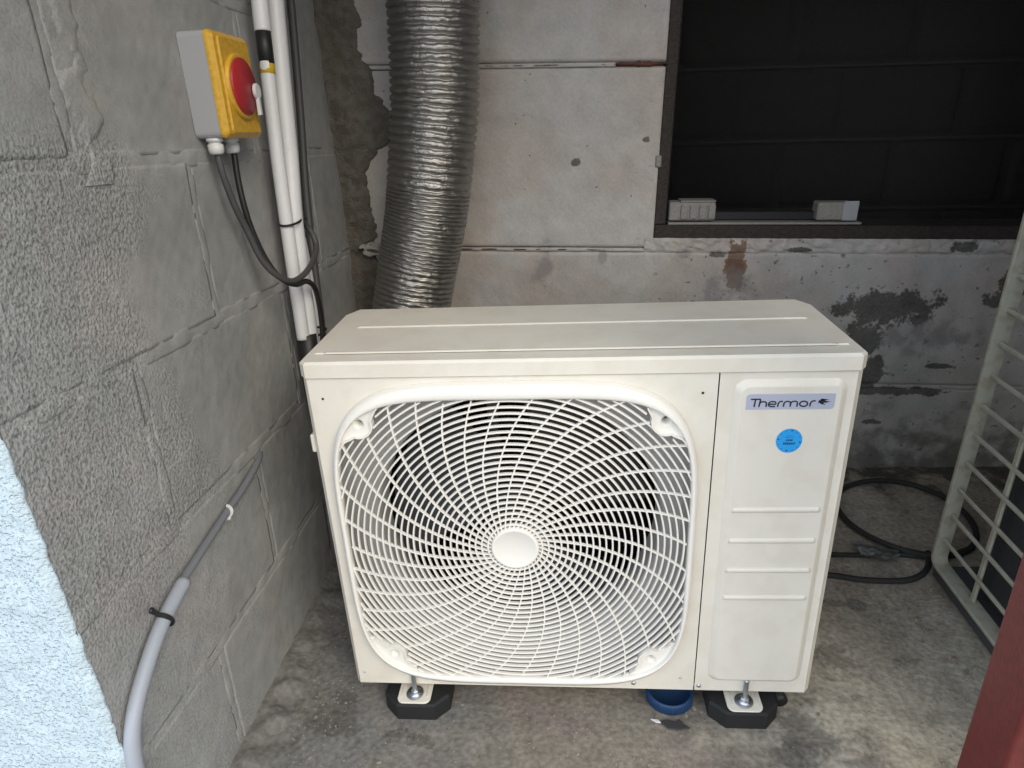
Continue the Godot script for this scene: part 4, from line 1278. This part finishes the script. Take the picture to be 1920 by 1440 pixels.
func conduit() -> void:
	var o := thing("conduit", "white plastic conduit bending up the lower left wall", "conduit")
	part("sleeve", tube(smooth_path(PackedVector3Array([V(-0.170, -0.05, 0.31), V(-0.170, 0.06, 0.335), V(-0.1735, 0.16, 0.345), V(-0.175, 0.225, 0.340), V(-0.175, 0.275, 0.318), V(-0.175, 0.316, 0.269), V(-0.175, 0.345, 0.214), V(-0.175, 0.362, 0.149)]), 0.006), 0.0105, 16), M.conduit_white, o)
	var c := thing("grey_conduit", "thinner grey conduit coming out of the white one on the left wall", "conduit")
	part("tube", tube(smooth_path(PackedVector3Array([V(-0.176, 0.360, 0.16), V(-0.179, 0.363, 0.133), V(-0.180, 0.379, -0.01), V(-0.180, 0.384, -0.063), V(-0.181, 0.392, -0.12), V(-0.188, 0.397, -0.17), V(-0.205, 0.40, -0.21)])), 0.0066, 12), M.conduit_grey, c)
	# clips
	var k := thing("conduit_clip", "dark saddle clip holding the white conduit", "clip")
	var arc := PackedVector3Array()
	for i in 13:
		var a := PI * i / 12.0
		arc.append(V(-0.176 + sin(a) * 0.0135, 0.346 - cos(a) * 0.0125, 0.213 - cos(a) * 0.004))
	arc.insert(0, V(-0.183, 0.322, 0.2055))
	arc.append(V(-0.183, 0.370, 0.2205))
	var st := begin()
	add_sweep(st, arc, PackedVector2Array([Vector2(-0.0035, -0.001), Vector2(0.0035, -0.001), Vector2(0.0035, 0.001), Vector2(-0.0035, 0.001)]), V(0.2, 0.3, 1))
	part("saddle", done(st), M.cable_black, k)
	part("nail_head", lathe(PackedVector2Array([Vector2(0.0055, -0.001), Vector2(0.0045, 0.0035), Vector2(0, 0.0045)]), 12, Vector3.RIGHT), M.cable_black, k, V(-0.183, 0.324, 0.206))
	part("nail_head", lathe(PackedVector2Array([Vector2(0.0045, -0.001), Vector2(0.004, 0.0025), Vector2(0, 0.003)]), 12, Vector3.RIGHT), M.cable_black, k, V(-0.183, 0.369, 0.220))
	var n := thing("conduit_clip", "pale plastic nail clip on the grey conduit near the unit", "clip")
	var hook := PackedVector3Array()
	for i in 9:
		var a := PI * i / 8.0
		hook.append(V(-0.181 + sin(a) * 0.0095, 0.380 + cos(a) * 0.0092, -0.012 - 0.003 * cos(a)))
	st = begin()
	add_sweep(st, hook, PackedVector2Array([Vector2(-0.0026, -0.0009), Vector2(0.0026, -0.0009), Vector2(0.0026, 0.0009), Vector2(-0.0026, 0.0009)]), V(0.2, 0.3, 1))
	part("hook", done(st), M.white_plastic, n)
	part("nail_head", lathe(PackedVector2Array([Vector2(0.0048, -0.003), Vector2(0.0042, 0.004), Vector2(0, 0.005)]), 10, Vector3.RIGHT), M.white_plastic, n, V(-0.179, 0.368, -0.009))

func old_unit() -> void:
	var X := 1.247
	var o := thing("old_outdoor_unit", "old outdoor unit at the right with a cream wire guard over its dark coil", "heat pump", V(0, 0, 0))
	o.rotation.x = 0.03
	var cream: Material = M.guard_cream
	var z0 := -0.392
	var z1 := 0.30
	var y0 := -0.028
	var y1 := 1.02
	var st := begin(true)
	# frame of the guard: one flat bar bent round its corners
	var rr := rounded_rect((z0 + z1) * 0.5, (y0 + y1) * 0.5, z1 - z0 - 0.030, y1 - y0 - 0.036, 0.020, 6)
	var path := PackedVector3Array()
	for p in rr:
		path.append(V(X, p.y, p.x))
	st = begin()
	add_sweep(st, path, PackedVector2Array([Vector2(-0.005, -0.0150), Vector2(-0.003, -0.0165), Vector2(0.003, -0.0165), Vector2(0.005, -0.0150), Vector2(0.005, 0.0150), Vector2(0.003, 0.0165), Vector2(-0.003, 0.0165), Vector2(-0.005, 0.0150)]), V(1, 0, 0), true)
	var fr := part("guard_frame", done(st), cream, o)
	for k in 15:
		var y := 0.0536 + 0.0673 * k
		part("guard_bar", box(V(X - 0.001, y, (z0 + z1) * 0.5), V(0.007, 0.0095, z1 - z0 - 0.034), 0.0022), cream, fr)
	for k in 5:
		part("guard_upright", box(V(X + 0.005, (y0 + y1) * 0.5, -0.246 + 0.118 * k), V(0.007, y1 - y0 - 0.036, 0.0125), 0.0022), cream, fr)
	part("guard_screw", lathe(PackedVector2Array([Vector2(0.006, 0), Vector2(0.005, 0.003), Vector2(0, 0.004)]), 12, Vector3.LEFT), M.old_base, fr, V(X - 0.005, -0.012, -0.335))
	part("base_tray", box(V(X + 0.19, FLOOR_Y + 0.013, -0.045), V(0.376, 0.026, 0.69), 0.003), M.old_base, o)
	part("coil", box(V(X + 0.075, 0.50, 0.01), V(0.03, 1.06, 0.66), 0.002), M.old_coil, o)
	var fins := begin()
	for k in 130:
		add_box(fins, V(X + 0.057, 0.50, -0.315 + k * 0.005), V(0.008, 1.05, 0.0012), 0.0002)
	part("coil_fins", done(fins), M.old_coil, o).set_meta("kind", "stuff")
	part("cabinet", box(V(X + 0.24, 0.51, 0.02), V(0.29, 1.07, 0.62), 0.004), M.old_base, o)
	part("top_cover", box(V(X + 0.19, 1.056, -0.03), V(0.39, 0.02, 0.72), 0.004), cream, o)

func ring_path(pts: Array, y: float) -> PackedVector3Array:
	var p := PackedVector3Array()
	for q in pts:
		p.append(V(q[0], y + (q[2] if q.size() > 2 else 0.0), q[1]))
	return smooth_path(p, 0.01)

func floor_things() -> void:
	# one black hose coiled on the floor in the back right corner
	var o := thing("coiled_hose", "thin black hose lying in loose loops on the floor behind the unit", "hose")
	var loop := []
	for i in 22:
		var a := deg_to_rad(150.0 - 360.0 * i / 21.0)
		loop.append([1.292 + 0.160 * cos(a) + 0.004 * i / 21.0, -0.632 - 0.172 * sin(a), 0.004 * sin(a * 2.0) + 0.006])
	part("hose", tube(ring_path([[0.86, -0.44], [0.95, -0.455], [1.03, -0.468], [1.12, -0.468], [1.2, -0.472], [1.30, -0.462], [1.40, -0.50]], FLOOR_Y + 0.007), 0.0062, 10, Vector3.UP), M.hose_dusty, o)
	part("hose", tube(ring_path(loop, FLOOR_Y + 0.007), 0.0072, 10, Vector3.UP), M.hose_dusty, o)
	part("hose", tube(ring_path([[0.86, -0.40], [0.95, -0.40], [1.027, -0.391], [1.092, -0.376], [1.176, -0.374], [1.225, -0.392], [1.262, -0.43], [1.285, -0.48]], FLOOR_Y + 0.007), 0.0070, 10, Vector3.UP), M.hose_dusty, o)
	# crumpled grey scrap on the hose
	var sn := noise(FastNoiseLite.TYPE_SIMPLEX_SMOOTH, 22.0, 5, 3)
	var sc := thing("plastic_scrap", "crumpled grey plastic scrap lying on the hose loops", "scrap", V(1.158, FLOOR_Y + 0.012, -0.458))
	part("sheet", sheet(-1, 1, -1, 1, 24, 16, func(u: float, v: float) -> Vector3:
		return V(u * 0.045 * (1.0 - 0.2 * v), 0.010 + 0.013 * sn.get_noise_2d(u * 0.05, v * 0.05) + 0.006 * u * v, v * 0.022 * (1.0 - 0.5 * u * u * signf(v)) + 0.010 * u), func(u: float, v: float) -> Vector2: return Vector2(u, v), Vector3.UP), M.scrap_grey, sc)
	# blue ribbed cap under the unit
	var b := thing("blue_cap", "open blue plastic cap with a ribbed rim on the floor under the unit", "cap", V(0.597, FLOOR_Y, -0.037))
	var prof := PackedVector2Array([Vector2(0.041, 0.0006), Vector2(0.0435, 0.002), Vector2(0.0435, 0.020), Vector2(0.042, 0.0225), Vector2(0.040, 0.0225), Vector2(0.0385, 0.021), Vector2(0.0385, 0.004), Vector2(0.0, 0.004)])
	part("cup", lathe(prof, 56), M.blue_plastic, b)
	var rib := box(V(0.0438, 0.0095, 0), V(0.0022, 0.017, 0.0024), 0.0006)
	for k in 56:
		part("rib", rib, M.blue_plastic, b).rotation.y = TAU * k / 56.0
	# torn dark scrap with a pale tip
	var d := thing("torn_scrap", "torn dark scrap with a pale tip on the floor before the blue cap", "scrap", V(0.595, FLOOR_Y + 0.0045, 0.028))
	part("dark_piece", prism(PackedVector2Array([Vector2(-0.024, 0.006), Vector2(-0.008, 0.009), Vector2(0.008, 0.004), Vector2(0.012, 0.010), Vector2(0.020, -0.002), Vector2(0.030, -0.010), Vector2(0.010, -0.012), Vector2(-0.010, -0.009)]), 0.0, 0.002, 0.0006), M.scrap_dark, d).rotation = V(-PI / 2 + 0.12, 0.1, 0)
	part("pale_tip", prism(PackedVector2Array([Vector2(-0.040, 0.008), Vector2(-0.026, 0.007), Vector2(-0.022, 0.001), Vector2(-0.030, 0.001)]), 0.0, 0.003, 0.0008), M.white_plastic, d).rotation.x = -PI / 2
	var h := thing("hose_end", "short black hose end on the floor right of the right rubber foot", "hose end", V(0.800, FLOOR_Y + 0.014, -0.02))
	part("hose", tube(PackedVector3Array([V(-0.02, 0, -0.12), V(-0.005, 0, -0.06), V(0, 0, 0)]), 0.0135, 16, Vector3.UP), M.cable_black, h)
	# mortar chips: a few variants of an uneven flat stone
	var stones := []
	for s in 4:
		var n := noise(FastNoiseLite.TYPE_SIMPLEX_SMOOTH, 1.4, 300 + s, 3)
		var st := begin()
		var rings := [[0.0, 0.0], [0.75, 0.05], [1.0, 0.3], [0.7, 0.55], [0.0, 0.62]]
		var pt := func(j: int, i: int) -> Vector3:
			var a := TAU * (i % 9) / 9.0
			var q: Array = rings[j]
			var k := 1.0 + 0.9 * n.get_noise_3d(cos(a), sin(a), q[1] * 2.0)
			return V(cos(a) * q[0] * k * 1.2, q[1] * k, sin(a) * q[0] * k * 0.85)
		for j in 4:
			for i in 9:
				quad(st, pt.call(j, i), pt.call(j, i + 1), pt.call(j + 1, i + 1), pt.call(j + 1, i), pt.call(j, i) + pt.call(j + 1, i + 1) - V(0, 0.6, 0))
		stones.append(done(st))
	var chips := [[1.157, -0.306, 0.010], [1.156, -0.273, 0.012], [1.111, -0.227, 0.008], [1.153, -0.248, 0.013], [1.16, -0.217, 0.009], [1.125, -0.323, 0.008], [1.075, -0.247, 0.007], [1.173, -0.138, 0.011], [1.179, -0.111, 0.010], [1.129, -0.071, 0.007], [1.318, -0.661, 0.013], [1.316, -0.755, 0.015], [1.37, -0.765, 0.011], [1.253, -0.775, 0.011], [0.864, -0.003, 0.006], [-0.115, 0.028, 0.007], [-0.09, -0.023, 0.006], [1.10, -0.30, 0.009]]
	var rng := RandomNumberGenerator.new()
	rng.seed = 11
	for i in chips.size():
		var c: Array = chips[i]
		var back: bool = c[1] < -0.6
		var left: bool = c[0] < 0.0
		var lab := "pale mortar chip lying inside the black hose loop" if back else "small mortar crumb at the foot of the left wall" if left else "pale mortar chip on the floor in front of the old unit guard"
		var grp := "mortar chips inside the hose loop" if back else "mortar crumbs by the left wall" if left else "mortar chips by the old unit guard"
		if c[0] == 0.864:
			lab = "lone pale chip on the floor right of the right rubber foot"
			grp = ""
		var t := thing("mortar_chip", lab, "chip", V(c[0], FLOOR_Y + 0.0005, c[1]), grp)
		var k := part("stone", stones[i % 4], M.chip_pale, t)
		k.scale = V(c[2] * 0.8, c[2] * 0.9, c[2] * rng.randf_range(0.35, 0.7))
		k.rotation.y = rng.randf() * TAU
	var mm := MultiMesh.new()
	mm.transform_format = MultiMesh.TRANSFORM_3D
	mm.mesh = stones[0]
	var spots := []
	var dn := noise(FastNoiseLite.TYPE_SIMPLEX_SMOOTH, 4.0, 17, 3)
	while spots.size() < 2600:
		var x := rng.randf_range(-0.15, 1.24)
		var z := rng.randf_range(-0.5, 0.33)
		var keep := 0.10 + ss(0.0, 0.4, dn.get_noise_2d(x, z)) * 0.5 + ss(0.85, 1.2, x) * 1.2 + ss(0.02, -0.12, x) * 0.6
		if rng.randf() < keep * 0.7:
			var s := rng.randf_range(0.0007, 0.0020) * (1.8 if rng.randf() < 0.07 else 1.0) * (1.0 + 0.9 * ss(0.95, 1.2, x))
			spots.append(Transform3D(Basis(Vector3.UP, rng.randf() * TAU).scaled(Vector3.ONE * s), V(x, FLOOR_Y + 0.0006, z)))
	mm.instance_count = spots.size()
	for i in spots.size():
		mm.set_instance_transform(i, spots[i])
	var gi := MultiMeshInstance3D.new()
	gi.name = "floor_grit"
	gi.multimesh = mm
	gi.material_override = M.grit
	gi.set_meta("kind", "stuff")
	tag(gi, "fine pale grit scattered over the concrete floor", "grit")
	add_child(gi)
